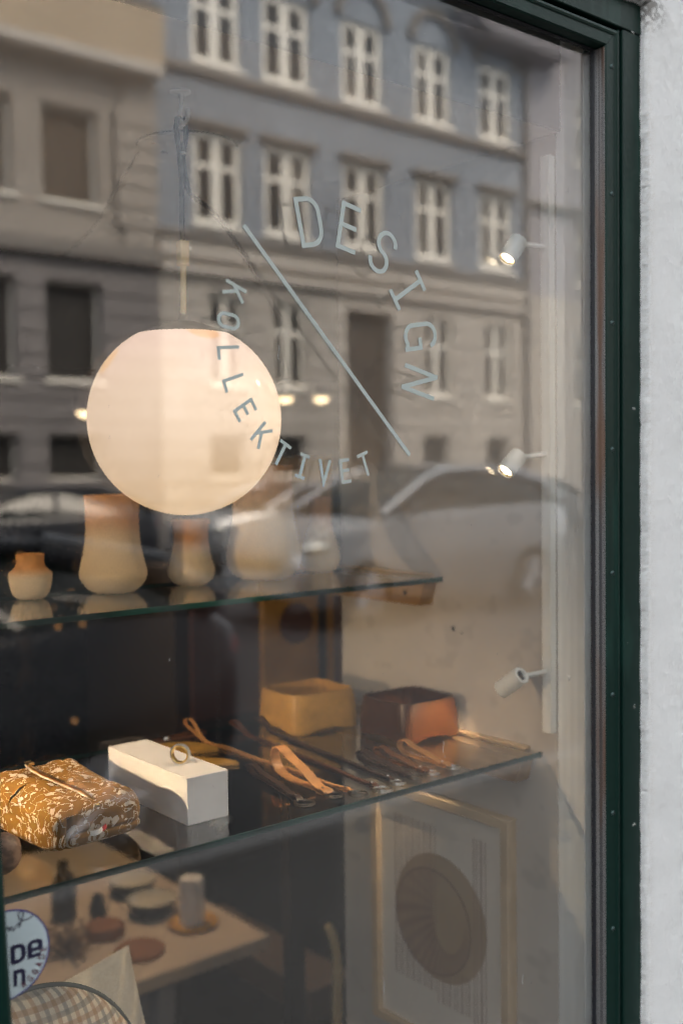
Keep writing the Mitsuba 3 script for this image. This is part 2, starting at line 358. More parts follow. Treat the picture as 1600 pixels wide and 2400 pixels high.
s = thing('shop_window', 'dark green framed shop window with double glazing', 'shop window')
YB = -0.0207
put(s + '__frame_right', bx(1.1905, WR + 0.004, -0.0235, 0.05, 0.45, 2.1455, 0.0012), 'm_green')
put(s + '__frame_top', bx(-0.75, WR + 0.004, -0.0245, 0.05, 2.1463, WT + 0.006, 0.0012), 'm_green')
put(s + '__frame_bottom', bx(-0.75, WR + 0.004, -0.0245, 0.05, 0.42, GB - 0.002, 0.0012), 'm_green')
def bead_v(xa, xb, z0, z1, mitre):
    # glazing bead with a rounded nose on the outer edge; xa nearest the glass
    prof = [(xa, 0.004), (xa, YB + .002), (xa + .002 * np.sign(xb - xa), YB)]
    d = xb - xa
    prof += [(xa + d * 0.62, YB), (xa + d * 0.66, YB - 0.0016), (xa + d * 0.76, YB - 0.0026), (xa + d * 0.88, YB - 0.0016), (xa + d * 0.96, YB + 0.003), (xb, YB + 0.009), (xb, 0.004)]
    pr = np.array(prof); P = []
    for zz, sgn in ((z0, -1), (z1, 1)):
        P.append(np.c_[pr, np.full(len(pr), zz) + mitre * sgn * abs(pr[:, 0] - xa)])
    P = np.array(P); n = len(pr)
    v = P.reshape(-1, 3); f = []
    for i in range(n):
        j = (i + 1) % n; f += [(i, j, n + j), (i, n + j, n + i)]
    f += [(0, i + 1, i) for i in range(1, n - 1)] + [(n, n + i, n + i + 1) for i in range(1, n - 1)]
    m = trimesh.Trimesh(v, np.array(f), process=False); m.fix_normals(); return m
put(s + '__bead_right', bead_v(GR + 0.0006, 1.1868, GB, GT - 0.0065, 1.0), 'm_green', smooth=35)
bt = bead_v(GT - 0.006, 2.1430, 0.05, GR + .0006, 1.0)                        # the same bead laid along the top: swap x and z
v = np.array(bt.vertices); bt = trimesh.Trimesh(np.c_[v[:, 2], v[:, 1], v[:, 0]], np.array(bt.faces)[:, ::-1], process=False)
put(s + '__bead_top', bt, 'm_green', smooth=35)
# weathered inner side of the bead, gasket and spacer lines
put(s + '__spacer_bar', bx(GR - 0.0010, GR + 0.0003, -0.0192, -0.0040, GB, GT - 0.008, 0.0003), 'm_spacer')
put(s + '__gasket', bx(GR - 0.0016, GR - 0.0003, -0.0035, 0.0035, GB, GT - 0.0065, 0.0006), 'm_rubber')
put(s + '__gasket', bx(0.05, GR - .0020, -0.004, 0.0035, GT - 0.0080, GT - 0.0063, 0.0006), 'm_rubber')
def screw(x, z):
    m = lathe([(0.0, -0.0016), (0.0024, -0.0012), (0.0033, 0.0), (0.0033, 0.001)], 24)
    c1 = bx(-0.0019, 0.0019, -0.00035, 0.00035, -0.0018, -0.0011); c2 = bx(-0.00035, 0.00035, -0.0019, 0.0019, -0.0018, -0.0011)
    M = np.array([[1, 0, 0, x], [0, 0, 1, YB - 0.0002], [0, -1, 0, z], [0, 0, 0, 1.0]])
    return xform(m, M), xform(cat([c1, c2]), M)
for zz in (2.093, 1.9287, 1.7607, 1.5944, 1.430, 1.267, 1.107, 0.949, 0.79, 0.63):
    a, b = screw(1.1702, zz); k = put(s + '__screw', a, 'm_screw', smooth=50); put(k + '__slot', b, 'm_black')
# left mullion, close to the camera: a post that leans a little
post = bx(0.245, 0.3185, -0.060, 0.05, 0.42, GT + 0.02, 0.004)
vv = np.array(post.vertices); vv[:, 0] -= (vv[:, 2] - 1.18) * 0.037; post.vertices = vv
put(s + '__mullion', post, 'm_green')
put(s + '__pane', bx(0, 0, 0, 0, 0, 0) if False else trimesh.Trimesh([[-0.75, 0, GB], [GR, 0, GB], [GR, 0, GT], [-0.75, 0, GT]], [[0, 1, 2], [0, 2, 3]], process=False), 'm_glass')
put(s + '__pane', trimesh.Trimesh([[-0.75, 0.014, GB], [GR, 0.014, GB], [GR, 0.014, GT], [-0.75, 0.014, GT]], [[0, 1, 2], [0, 2, 3]], process=False), 'm_glass')
put(s + '__jamb_lining', bx(GR + 0.0007, GR + 0.022, 0.016, 0.0625, 0.45, 2.16, 0.0012), 'm_lining')
for zz in (1.945, 1.282, 0.72):
    put(s + '__screw_cap', cyl((GR + 0.0008, 0.045, zz), (GR - 0.0008, 0.045, zz), 0.0046, 24), 'm_lining', smooth=40)
# small knocks in the paint of the frame
chips = []
for (cx, cz, n_) in ((1.2135, 2.147, 6), (1.214, 1.650, 4), (1.214, 1.245, 3), (1.214, 1.083, 4)):
    for _ in range(n_):
        dx, dz, r_ = RNG.normal(0, .0022), RNG.normal(0, .0016), RNG.uniform(.0004, .0011)
        chips.append(slab(affinity.rotate(affinity.scale(Point(cx + dx, cz + dz).buffer(r_, 2), 1.8, .6), RNG.uniform(0, 180)), -0.0241, -0.0236))
k = put(s + '__paint_chips', cat(chips), 'm_chip'); labels[k] = {'kind': 'stuff', 'label': 'small pale chips in the green paint of the frame'}

specks = []
for _ in range(90):
    x_, z_ = RNG.uniform(0.36, 1.14), RNG.uniform(0.85, 2.10)
    specks.append(slab(affinity.rotate(affinity.scale(Point(x_, z_).buffer(RNG.uniform(.0002, .0005), 2), 1, RNG.choice([1, 1, 1.6, 3])), RNG.uniform(-25, 25)), -0.0006, -0.0004))
for x_, z_ in ((0.775, 0.995), (0.872, 1.252), (0.640, 1.700), (1.010, 0.93)):        # dried drips
    specks.append(slab(LineString(spline([(x_, z_, 0), (x_ + .0008, z_ - .004, 0), (x_ - .0006, z_ - .009, 0), (x_ + .0003, z_ - .014, 0)], 14)[:, :2]).buffer(0.0004), -0.0006, -0.0004))
mat('m_speck', (0.32, 0.32, 0.31), 0.9)
k = put(s + '__dust_specks', cat(specks), 'm_speck'); labels[k] = {'kind': 'stuff', 'label': 'specks of dust and dried drips on the glass'}

# ------------------------------------------------------------------ lettering on the glass
def arc(cx, cy, rx, ry, a0, a1, n=20):
    t = np.radians(np.linspace(a0, a1, n)); return [(cx + rx * math.cos(x), cy + ry * math.sin(x)) for x in t]
GLY = {   # strokes in a box of height 1 (y up), centred on x
    'D': [[(-.26, 0), (-.26, 1)], [(-.31, .95), (-.02, .95)] + arc(-.02, .67, .28, .28, 90, 0, 10) + [(.26, .33)] + arc(-.02, .33, .28, .28, 0, -90, 10) + [(-.31, .05)]],
    'E': [[(-.22, 0), (-.22, 1)], [(-.27, .95), (.25, .95)], [(-.22, .52), (.20, .52)], [(-.27, .05), (.25, .05)]],
    'S': [arc(0, .72, .24, .23, 15, 270, 20)[:] + arc(0, .27, .24, .22, 90, -165, 20)],
    'I': [[(0, 0), (0, 1)], [(-.24, .95), (.24, .95)], [(-.24, .05), (.24, .05)]],
    'G': [arc(0, .70, .25, .25, 15, 180, 14) + arc(0, .30, .25, .25, 180, 300, 10) + [(.25, .09)], [(.25, .0), (.25, .47), (.03, .47)]],
    'N': [[(-.24, 0), (-.24, 1)], [(-.24, .97), (.24, .03)], [(.24, 0), (.24, 1)]],
    'K': [[(-.22, 0), (-.22, 1)], [(.26, 1), (-.20, .40)], [(-.06, .58), (.27, 0)]],
    'O': [arc(0, .70, .25, .25, 0, 180, 14) + arc(0, .30, .25, .25, 180, 360, 14) + [(.25, .70)]],
    'L': [[(-.18, 0), (-.18, 1)], [(-.23, .05), (.27, .05)]],
    'T': [[(0, 0), (0, 1)], [(-.30, .95), (.30, .95)]],
    'V': [[(-.27, 1), (0, .03), (.27, 1)]],
    'R': [[(-.22, 0), (-.22, 1)], [(-.22, .95), (.05, .95)] + arc(.03, .74, .21, .21, 90, -90, 10) + [(-.22, .53)], [(.0, .53), (.25, 0)]],
    'A': [[(-.28, 0), (0, .98), (.28, 0)], [(-.17, .32), (.17, .32)]],
    'n': [[(-.24, 0), (-.24, .82), (.10, .82)] + arc(.10, .62, .16, .20, 90, 0, 8) + [(.26, 0)]],
    'e': [[(-.27, .42), (.26, .42), (.26, .60)] + arc(.10, .70, .16, .18, 0, 90, 8) + arc(-.10, .70, .17, .18, 90, 180, 8) + [(-.27, .06), (.27, .06)]],
}
def glyph(ch, h, stroke):
    lines = [LineString(s_).buffer(stroke / 2 / h, cap_style='flat', join_style='mitre', mitre_limit=2.0) for s_ in GLY[ch]]
    g = unary_union(lines).buffer(0)
    return affinity.translate(affinity.scale(g, h, h, origin=(0, 0)), 0, -h / 2)
lt = thing('window_lettering', 'pale grey-green lettering set in a circle with a slanting line on the window glass', 'lettering')
CX, CZ, CR = 0.710, 1.7019, 0.1319
for ch, a in zip('DESIGN', (102.2, 78.9, 55.9, 32.7, 9.3, -13.6)):
    g = affinity.rotate(glyph(ch, 0.0520, 0.0050), a - 90, origin=(0, 0))
    g = affinity.translate(g, CX + CR * math.cos(math.radians(a)), CZ + CR * math.sin(math.radians(a)))
    put(lt + '__letter', slab(g, -0.0013, -0.0008), 'm_letter')
for ch, a in zip('KOLLEKTIVET', (158.7, 172.0, 185.3, 198.4, 211.5, 225.0, 238.5, 251.6, 264.6, 277.3, 289.9)):
    g = affinity.rotate(glyph(ch, 0.0258, 0.0034), a + 90, origin=(0, 0))
    g = affinity.translate(g, CX + CR * math.cos(math.radians(a)), CZ + CR * math.sin(math.radians(a)))
    put(lt + '__letter', slab(g, -0.0013, -0.0008), 'm_letter')
put(lt + '__line', slab(LineString([(0.599, 1.8160), (0.8215, 1.5880)]).buffer(0.0023, cap_style='flat'), -0.0013, -0.0008), 'm_letter')

st = thing('window_sticker', 'round pale blue sticker with dark lettering at the left edge of the window glass', 'sticker')
mat('m_sticker', (0.50, 0.59, 0.63), 0.5); mat('m_navy', (0.012, 0.012, 0.045), 0.5); mat('m_violet', (0.07, 0.065, 0.21), 0.5); mat('m_maroon', (0.10, 0.03, 0.05), 0.5)
SX, SZ, SR = 0.3535, 1.1665, 0.0395
put(st + '__disc', slab(Point(SX, SZ).buffer(SR - 0.0010, 48), -0.0014, -0.0008), 'm_sticker')
put(st + '__rim', slab(Point(SX, SZ).buffer(SR, 48).difference(Point(SX, SZ).buffer(SR - 0.0014, 48)), -0.0017, -0.0010), 'm_violet')
for ch, px_, pz_, h_ in (('D', 0.3640, 1.1655, 0.0150), ('e', 0.3795, 1.1660, 0.0150), ('n', 0.3645, 1.1450, 0.0150)):
    g = affinity.translate(affinity.scale(glyph(ch, h_, 0.0032), 1.25 if ch != 'n' else 1.0, 1), px_, pz_)
    put(st + '__letter', slab(g, -0.0019, -0.0012), 'm_navy')
for i, ch in enumerate('RGGADE'):
    a = -63 + i * 11.3
    g = affinity.rotate(glyph(ch, 0.0058, 0.0010), a + 90, origin=(0, 0))
    g = affinity.translate(g, SX + 0.0335 * math.cos(math.radians(a)), SZ + 0.0335 * math.sin(math.radians(a)))
    put(st + '__letter', slab(g, -0.0019, -0.0012), 'm_maroon')
script = spline([(0.3535, 1.1885), (0.3560, 1.1905), (0.3568, 1.1875), (0.3585, 1.1905), (0.3600, 1.1870), (0.3625, 1.1895), (0.3655, 1.1920), (0.3655, 1.1885), (0.3682, 1.1950), (0.3690, 1.2010), (0.3662, 1.2020), (0.3655, 1.1965), (0.3690, 1.1935), (0.3740, 1.1935), (0.3785, 1.1955)], 90)
put(st + '__script', slab(LineString(script).buffer(0.00045), -0.0019, -0.0012), 'm_navy')

# (the sticker sits a little lower and farther left than it was drawn)
for k_ in [q for q in scene if q.startswith(st + '__')]: scene[k_]['to_world'] = T().translate([-0.0145, 0, -0.0095])

# ------------------------------------------------------------------ display bay
sw = thing('side_wall', 'beige plastered side wall at the right end of the window display', 'wall')
put(sw + '__plaster', bx(GR + 0.0004, GR + 0.25, 0.0628, 0.53, -0.3, 2.03, 0.001), 'm_wall')
for (yy, zz, r_) in ((0.262, 1.327, 0.0035), (0.245, 1.322, 0.0014)):
    put(sw + '__plug_hole', cyl((GR + 0.0006, yy, zz), (GR - 0.0004, yy, zz), r_, 20), 'm_reveal')
lw = thing('left_side_wall', 'pale side wall at the left end of the window display', 'wall')
put(lw, bx(-0.95, -0.75, 0.06, 0.53, -0.3, 2.03), 'm_wall')
put('ceiling', bx(-0.95, 3.2, 0.055, 1.25, 2.025, 2.20), 'm_ceiling'); labels['ceiling'] = {'label': 'white ceiling of the window display', 'category': 'ceiling', 'kind': 'structure'}
fb = thing('shaded_fascia', 'added board over the window display, coloured darker to offset its daylight', 'board'); put(fb, bx(-0.95, 3.2, 0.0545, 0.0548, 2.0251, 2.20), 'm_fascia_shade')  # thin added sheet over the ceiling's front face, which daylight makes too bright
mat('m_fascia_shade', (0.17, 0.165, 0.16), 0.85)  # shade put into the colour, so the upright face matches the ceiling
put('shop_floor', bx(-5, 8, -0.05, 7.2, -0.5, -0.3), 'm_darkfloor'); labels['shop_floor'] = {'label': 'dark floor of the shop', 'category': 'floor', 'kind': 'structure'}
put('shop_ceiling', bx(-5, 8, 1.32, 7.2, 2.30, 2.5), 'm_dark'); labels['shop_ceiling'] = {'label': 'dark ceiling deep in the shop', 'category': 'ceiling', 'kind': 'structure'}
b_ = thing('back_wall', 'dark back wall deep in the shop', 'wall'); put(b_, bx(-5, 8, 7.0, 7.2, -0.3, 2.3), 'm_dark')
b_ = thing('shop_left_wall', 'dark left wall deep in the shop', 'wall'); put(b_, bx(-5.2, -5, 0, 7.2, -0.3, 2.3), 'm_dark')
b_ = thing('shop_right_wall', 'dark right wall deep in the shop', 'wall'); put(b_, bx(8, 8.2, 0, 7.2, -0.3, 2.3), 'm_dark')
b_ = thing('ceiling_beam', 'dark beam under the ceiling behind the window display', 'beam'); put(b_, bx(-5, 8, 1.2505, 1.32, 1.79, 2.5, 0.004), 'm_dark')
pf = thing('display_bench', 'low dark bench under the window display', 'bench')
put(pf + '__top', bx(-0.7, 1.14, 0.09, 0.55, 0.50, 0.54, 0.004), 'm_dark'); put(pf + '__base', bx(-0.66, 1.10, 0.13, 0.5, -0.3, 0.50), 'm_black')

# glass shelves and battens
ZL, ZU = 1.1709, 1.4044
def shelf(zt, yf, yb, x1, label, bl):
    k = thing('glass_shelf', label, 'shelf', 'glass shelves in the window')
    x0 = -0.70
    put(k + '__sheet', trimesh.Trimesh([[x0, yf, zt], [x1, yf, zt], [x1, yb, zt], [x0, yb, zt]], [[0, 1, 2], [0, 2, 3]], process=False), 'm_shelf')
    put(k + '__front_edge', bx(x0, x1, yf - 0.0015, yf, zt - 0.0072, zt + 0.0002, 0.0005), 'm_edge')
    put(k + '__back_edge', bx(x0, x1, yb, yb + 0.0015, zt - 0.0058, zt + 0.0002, 0.0005), 'm_edge')
    q = thing('shelf_batten', bl, 'batten', 'wooden battens on the wall')
    prof = Polygon([(yf + 0.012, zt - 0.0064), (yf + 0.024, zt - 0.044), (yb, zt - 0.044), (yb, zt - 0.0064)])
    m = slab(prof, 1.129, GR + 0.0002); v = np.array(m.vertices)
    m = trimesh.Trimesh(np.c_[v[:, 1], v[:, 0], v[:, 2]], np.array(m.faces)[:, ::-1], process=False)
    put(q + '__block', m, 'm_batten')
    put(q + '__screw', cyl((1.1292, yf + 0.055, zt - 0.026), (1.1278, yf + 0.055, zt - 0.026), 0.004, 20), 'm_darkmetal')
    put(q + '__rail', bx(1.146, GR + 0.0002, yf + 0.02, yb, zt + 0.0006, zt + 0.0042, 0.0005), 'm_oak')
shelf(ZU, 0.284, 0.520, 1.1557, 'upper glass shelf with the flocked vases on it', 'wooden batten under the right end of the upper glass shelf')
shelf(ZL, 0.0905, 0.517, 1.1557, 'lower glass shelf with leather goods, a white block and a floral pouch on it', 'wooden batten under the right end of the lower glass shelf')

# ------------------------------------------------------------------ pendant lamp
GC, GRAD = np.array([0.669, 0.23, 1.6351]), 0.1155
pn = thing('pendant_lamp', 'lit opal glass globe pendant lamp with a brass rod hanging in the window', 'pendant lamp')
def t_glow(p, n, uv):
    h = (p.z - 1.6351) / 0.1155
    w = (fbm(p.x * 14, p.y * 14, p.z * 5, 2) - 0.5)
    c = mix((0.64, 0.425, 0.225), (0.80, 0.575, 0.39), smoothstep(-0.95, 0.1, h + w * 0.5))
    c = mix(c, (0.86, 0.60, 0.46), smoothstep(0.1, 0.85, h + w * 0.7))
    q = dr.sqrt(dr.square(p.x - 0.661) + dr.square(p.y - 0.173) + dr.square((p.z - 1.734) * 1.1)) / 0.022  # two orange patches: reflected lamplight painted into the emission
    c = mix(c, (0.92, 0.42, 0.14), smoothstep(1.05, 0.75, q + w * 0.5) * 0.85)
    q = dr.sqrt(dr.square(p.x - 0.576) + dr.square(p.y - 0.244) + dr.square((p.z - 1.701) * 0.75)) / 0.016
    c = mix(c, (0.90, 0.52, 0.22), smoothstep(1.05, 0.75, q + w * 0.7) * 0.8)
    return c * GLOW
GLOW = 0.465
scene['m_opal'] = {'type': 'roughplastic', 'diffuse_reflectance': rgb(0.5, 0.45, 0.38), 'alpha': 0.02, 'nonlinear': False}
cut = math.radians(29)
prof = [(GRAD * math.sin(t), GRAD * math.cos(t)) for t in np.linspace(cut, PI - 1e-4, 90)]
gm = lathe(prof[::-1], 128, GC)
gv_ = np.array(gm.vertices) - GC
scene[pn + '__globe'] = ply(gm, 'm_opal', True, uv=np.c_[np.arctan2(gv_[:, 1], gv_[:, 0]) / (2 * PI) + 0.5, gv_[:, 2] / (2 * GRAD) + 0.5], emitter={'type': 'area', 'radiance': proc(t_glow)})
capz = GC[2] + GRAD * math.cos(cut)
cr = GRAD * math.sin(cut) + 0.0012
put(pn + '__cap', lathe([(0, 0.0165), (0.010, 0.0163), (0.026, 0.0125), (0.043, 0.0055), (cr, -0.0022), (cr, -0.0040), (cr - 0.002, -0.0042)][::-1], 96, (GC[0], GC[1], capz)), 'm_darkbrass', smooth=True)
zc = capz + 0.0155
put(pn + '__collar', lathe([(0, 0.010), (0.0040, 0.0095), (0.0052, 0.007), (0.0052, 0.001), (0.0046, 0)][::-1], 32, (GC[0], GC[1], zc)), 'm_darkbrass', smooth=40)
put(pn + '__rod', cyl((GC[0], GC[1], zc + 0.008), (GC[0] + 0.001, GC[1], 1.822), 0.0036, 24), 'm_brass', smooth=60)
put(pn + '__cord_grip', bx(0.6640, 0.6760, 0.2245, 0.2355, 1.818, 1.848, 0.0012), 'm_brass')
put(pn + '__grip_screw', cyl((0.676, 0.23, 1.840), (0.681, 0.23, 1.840), 0.0025, 16), 'm_lampwhite')
loop = spline([(0.670, 0.23, 1.846), (0.6700, 0.23, 1.90), (0.6685, 0.23, 1.945), (0.6635, 0.229, 1.975), (0.6650, 0.229, 1.991), (0.6720, 0.230, 1.995), (0.6775, 0.231, 1.985), (0.6775, 0.231, 1.970), (0.6735, 0.232, 1.952), (0.6760, 0.235, 1.938), (0.742, 0.31, 1.923), (0.957, 0.55, 1.945), (1.202, 0.80, 1.912), (1.45, 1.05, 1.876), (1.60, 1.20, 1.86)], 140)
put(pn + '__cable', tube(loop, 0.0031, 12), 'm_cord', smooth=True)
put(pn + '__tie', ring((0.6728, 0.2305, 1.950), 0.0055, 0.0013, (0, 0.2, 1)), 'm_lampwhite', smooth=True)
hk = thing('ceiling_hook', 'white screw hook in the ceiling holding the lamp cable', 'hook')
put(hk + '__plate', lathe([(0, -0.0015), (0.010, -0.0012), (0.0125, 0.0), (0.0125, 0.0022)], 40, (0.671, 0.231, 2.0232)), 'm_white', smooth=40)
put(hk + '__shank', tube(spline([(0.671, 0.231, 2.024), (0.6720, 0.231, 2.010), (0.6700, 0.230, 1.996), (0.6715, 0.2275, 1.985), (0.6765, 0.228, 1.990), (0.6785, 0.228, 2.004)], 40), 0.0024, 12), 'm_white', smooth=True)
rs = thing('ceiling_rose', 'round white cover plate on the ceiling behind the hook', 'ceiling plate')
put(rs + '__plate', lathe([(0, -0.004), (0.066, -0.004), (0.069, -0.002), (0.069, 0.0)], 72, (0.792, 0.412, 2.0235)), 'm_ceiling', smooth=40)
put(rs + '__shade_ring', lathe([(0.068, -0.0005), (0.0700, -0.0005), (0.0700, 0.001), (0.068, 0.001)], 72, (0.792, 0.412, 2.0238)), 'm_shadow_gap')  # solid dark ring drawn for the shade at the plate's rim
for q in ((0.738, 0.411, 0.003), (0.772, 0.440, 0.0045)): put(rs + '__screw', cyl((q[0], q[1], 2.0197), (q[0], q[1], 2.0187), q[2], 20), 'm_wire')
cw = thing('ceiling_wire', 'thin grey wire along the ceiling', 'wire')
put(cw, tube(spline([(0.752, 0.475, 2.0225), (0.83, 0.70, 2.0215), (0.979, 1.173, 2.022), (0.99, 1.245, 2.02)], 30), 0.0011, 8), 'm_wire', smooth=True)

# ------------------------------------------------------------------ track with spotlights on the right wall, and its twin on the left wall
tr = thing('spotlight_track', 'vertical white lighting track on the right side wall', 'lighting track')
put(tr + '__rail', bx(GR - 0.012, GR + 0.0002, 0.0634, 0.0795, 1.203, 1.995, 0.0008), 'm_lampwhite')
put(tr + '__slot', bx(GR - 0.0123, GR - 0.0110, 0.0702, 0.0727, 1.206, 1.992), 'm_white')
def spotlight(base, joint, tip, label, power, lit=True, cutoff=34, inner=0.55):
    k = thing('spotlight', label, 'spotlight', 'spotlights on the wall tracks')
    base, joint, tip = map(lambda q: np.array(q, float), (base, joint, tip))
    ax = (tip - joint) / np.linalg.norm(tip - joint)
    put(k + '__arm', tube([base, joint + ax * 0.007], 0.0034, 20), 'm_lampwhite', smooth=50)
    p0, p1 = joint, tip
    L = np.linalg.norm(p1 - p0); R = 0.0124
    prof = [(0, 0.004), (R * 0.55, 0.004), (R * 0.60, 0.0), (R * 0.93, 0.0), (R, 0.0016), (R, L - 0.001), (R - 0.0012, L), (R - 0.0022, L - 0.001), (R - 0.0022, L - 0.008)]
    m = lathe(prof, 64)
    z = ax; x = np.cross([0, 1, 0], z); x /= np.linalg.norm(x); y = np.cross(z, x)
    M = np.eye(4); M[:3, 0], M[:3, 1], M[:3, 2], M[:3, 3] = x, y, z, p0
    put(k + '__hinge', cyl(joint + ax * 0.007 + [0, -0.0050, 0], joint + ax * 0.007 + [0, 0.0050, 0], 0.0046, 20), 'm_darkmetal', smooth=40)
    put(k + '__head', xform(m, M), 'm_lampwhite', smooth=40)
    put(k + '__vent', xform(lathe([(0, 0.0038), (R * 0.58, 0.0038), (R * 0.58, 0.0030), (0, 0.0030)], 32), M), 'm_black')
    n_ = 40; a = np.arange(n_) * 2 * PI / n_
    disc = trimesh.Trimesh(np.vstack([np.c_[np.cos(a), np.sin(a), a * 0] * (R - 0.0040), [[0, 0, 0]]]) + [0, 0, L - 0.0035], [[i, (i + 1) % n_, n_] for i in range(n_)], process=False)
    refl = lathe([(R - 0.0041, L - 0.0045), (R - 0.0021, L - 0.001)], 48)
    put(k + '__reflector', xform(refl, M), 'm_gold', smooth=True)
    scene[k + '__lens'] = ply(xform(disc, M), 'm_white', False, emitter={'type': 'area', 'radiance': rgb(*(np.array([1.0, 0.80, 0.50]) * (9.0 if lit else 0.0)))}) if lit else ply(xform(disc, M), 'm_white')
    if power:
        o = p0 + ax * (L + 0.002)
        scene[k + '_beam'] = {'type': 'spot', 'to_world': T().look_at(origin=o.tolist(), target=(o + ax).tolist(), up=[0.1, 1, 0.2]), 'intensity': rgb(*(np.array([1.0, 0.72, 0.43]) * power)), 'cutoff_angle': cutoff, 'beam_width': cutoff * inner}
    return k
XB = GR - 0.0122
P_SPOT = 0.24
spotlight((XB, 0.072, 1.872), (1.0937, 0.072, 1.875), (1.0715, 0.075, 1.847), 'topmost white spotlight on the right wall track, lit', P_SPOT)
spotlight((XB, 0.072, 1.590), (1.0915, 0.072, 1.589), (1.0655, 0.075, 1.5663), 'middle white spotlight on the right wall track, lit', P_SPOT)
spotlight((XB, 0.072, 1.289), (1.0955, 0.073, 1.2905), (1.0945, 0.1095, 1.2648), 'lowest white spotlight on the right wall track, seen from behind', P_SPOT * 1.0, cutoff=27)
tl = thing('spotlight_track', 'vertical white lighting track on the left side wall', 'lighting track')
put(tl + '__rail', bx(-0.7502, -0.73, 0.064, 0.094, 1.203, 1.983, 0.0012), 'm_lampwhite')
spotlight((-0.73, 0.079, 1.594), (-0.672, 0.105, 1.590), (-0.6370, 0.1087, 1.5797), 'middle spotlight on the left wall track, off', 0, lit=False)
spotlight((-0.73, 0.079, 1.866), (-0.672, 0.105, 1.866), (-0.637, 0.1165, 1.854), 'topmost spotlight on the left wall track, lit', 1.4, cutoff=14)

ls = thing('shelf_lamp', 'small white spotlight on a stand at the left end of the lower shelf', 'lamp')
put(ls + '__base', lathe([(0, 0.008), (0.026, 0.008), (0.028, 0.006), (0.028, 0)][::-1], 48, (0.235, 0.190, ZL + 0.0004)), 'm_lampwhite', smooth=40)
put(ls + '__stem', cyl((0.235, 0.190, ZL + 0.008), (0.235, 0.190, 1.322), 0.0035, 20), 'm_lampwhite', smooth=60)
lo, ld_ = np.array([0.235, 0.190, 1.322]), np.array([0.330, 0.040, -0.090]); ld_ = ld_ / np.linalg.norm(ld_)
put(ls + '__head', tube([lo - ld_ * 0.010, lo + ld_ * 0.034], 0.0150, 40), 'm_lampwhite', smooth=50)
scene[ls + '__lens'] = ply(tube([lo + ld_ * 0.0342, lo + ld_ * 0.0350], 0.0115, 32), 'm_white', emitter={'type': 'area', 'radiance': rgb(6.0, 4.6, 2.8)})
scene[ls + '_beam'] = {'type': 'spot', 'to_world': T().look_at(origin=(lo + ld_ * 0.038).tolist(), target=(lo + ld_).tolist(), up=[0, 0.2, 1]), 'intensity': rgb(0.40, 0.288, 0.174), 'cutoff_angle': 32.0, 'beam_width': 14.0}

# ------------------------------------------------------------------ vases on the upper shelf
def vase(x, y, prof, label, mid, h, top=None):
    k = thing('vase', label, 'vase', 'two-tone flocked vases on the upper shelf')
    p = spline([(r, z, 0) for r, z in prof], 60)[:, :2]
    p[:, 0] = np.maximum(p[:, 0], 0.0005)
    th = 0.0022
    inner = np.c_[p[::-1, 0] - th, p[::-1, 1]][:40]
    full = np.vstack([[(0.0, 0.0)], p, [(p[-1, 0] - th / 2, p[-1, 1] + 0.0008)], inner, [(0.0, inner[-1, 1])]])
    full[:, 0] = np.maximum(full[:, 0], 0)
    m_ = 'm_' + k; mat(m_, vase_tex(ZU, h, mid, **(dict(top=top) if top else {})), 0.85, sheen=0.4)
    put(k, lathe(full, 96, (x, y, ZU + 0.0003)), m_, smooth=40)
vase(0.5763, 0.4756, [(0.014, 0), (0.0205, 0.0035), (0.0262, 0.016), (0.0284, 0.0315), (0.0281, 0.0345), (0.0240, 0.0385), (0.0190, 0.0450), (0.0180, 0.053), (0.0186, 0.0595)], 'small squat jar, leftmost on the upper shelf', 0.60, 0.0595)
vase(0.6927, 0.4651, [(0.024, 0), (0.033, 0.004), (0.0430, 0.015), (0.0470, 0.0265), (0.0452, 0.036), (0.0395, 0.060), (0.0367, 0.088), (0.0370, 0.115), (0.0389, 0.1355)], 'wide two-tone vase left of the globe lamp, on the upper shelf', 0.66, 0.1355)
vase(0.8201, 0.4666, [(0.017, 0), (0.024, 0.003), (0.0320, 0.012), (0.0345, 0.021), (0.0325, 0.031), (0.0275, 0.052), (0.0252, 0.075), (0.0265, 0.088), (0.0288, 0.096)], 'medium two-tone vase under the globe lamp, on the upper shelf', 0.60, 0.096)
vase(0.9458, 0.4599, [(0.030, 0), (0.042, 0.005), (0.0540, 0.018), (0.0577, 0.033), (0.0560, 0.048), (0.0490, 0.085), (0.0455, 0.120), (0.0452, 0.150), (0.0462, 0.1746)], 'tallest two-tone vase right of the globe lamp, on the upper shelf', 0.66, 0.1746, top=(0.46, 0.23, 0.09))
vase(1.0760, 0.4826, [(0.016, 0), (0.023, 0.003), (0.0300, 0.014), (0.0313, 0.028), (0.0280, 0.045), (0.0200, 0.070), (0.0172, 0.095), (0.0180, 0.1225)], 'slim necked vase, rightmost on the upper shelf', 0.60, 0.1225, top=(0.50, 0.27, 0.14))

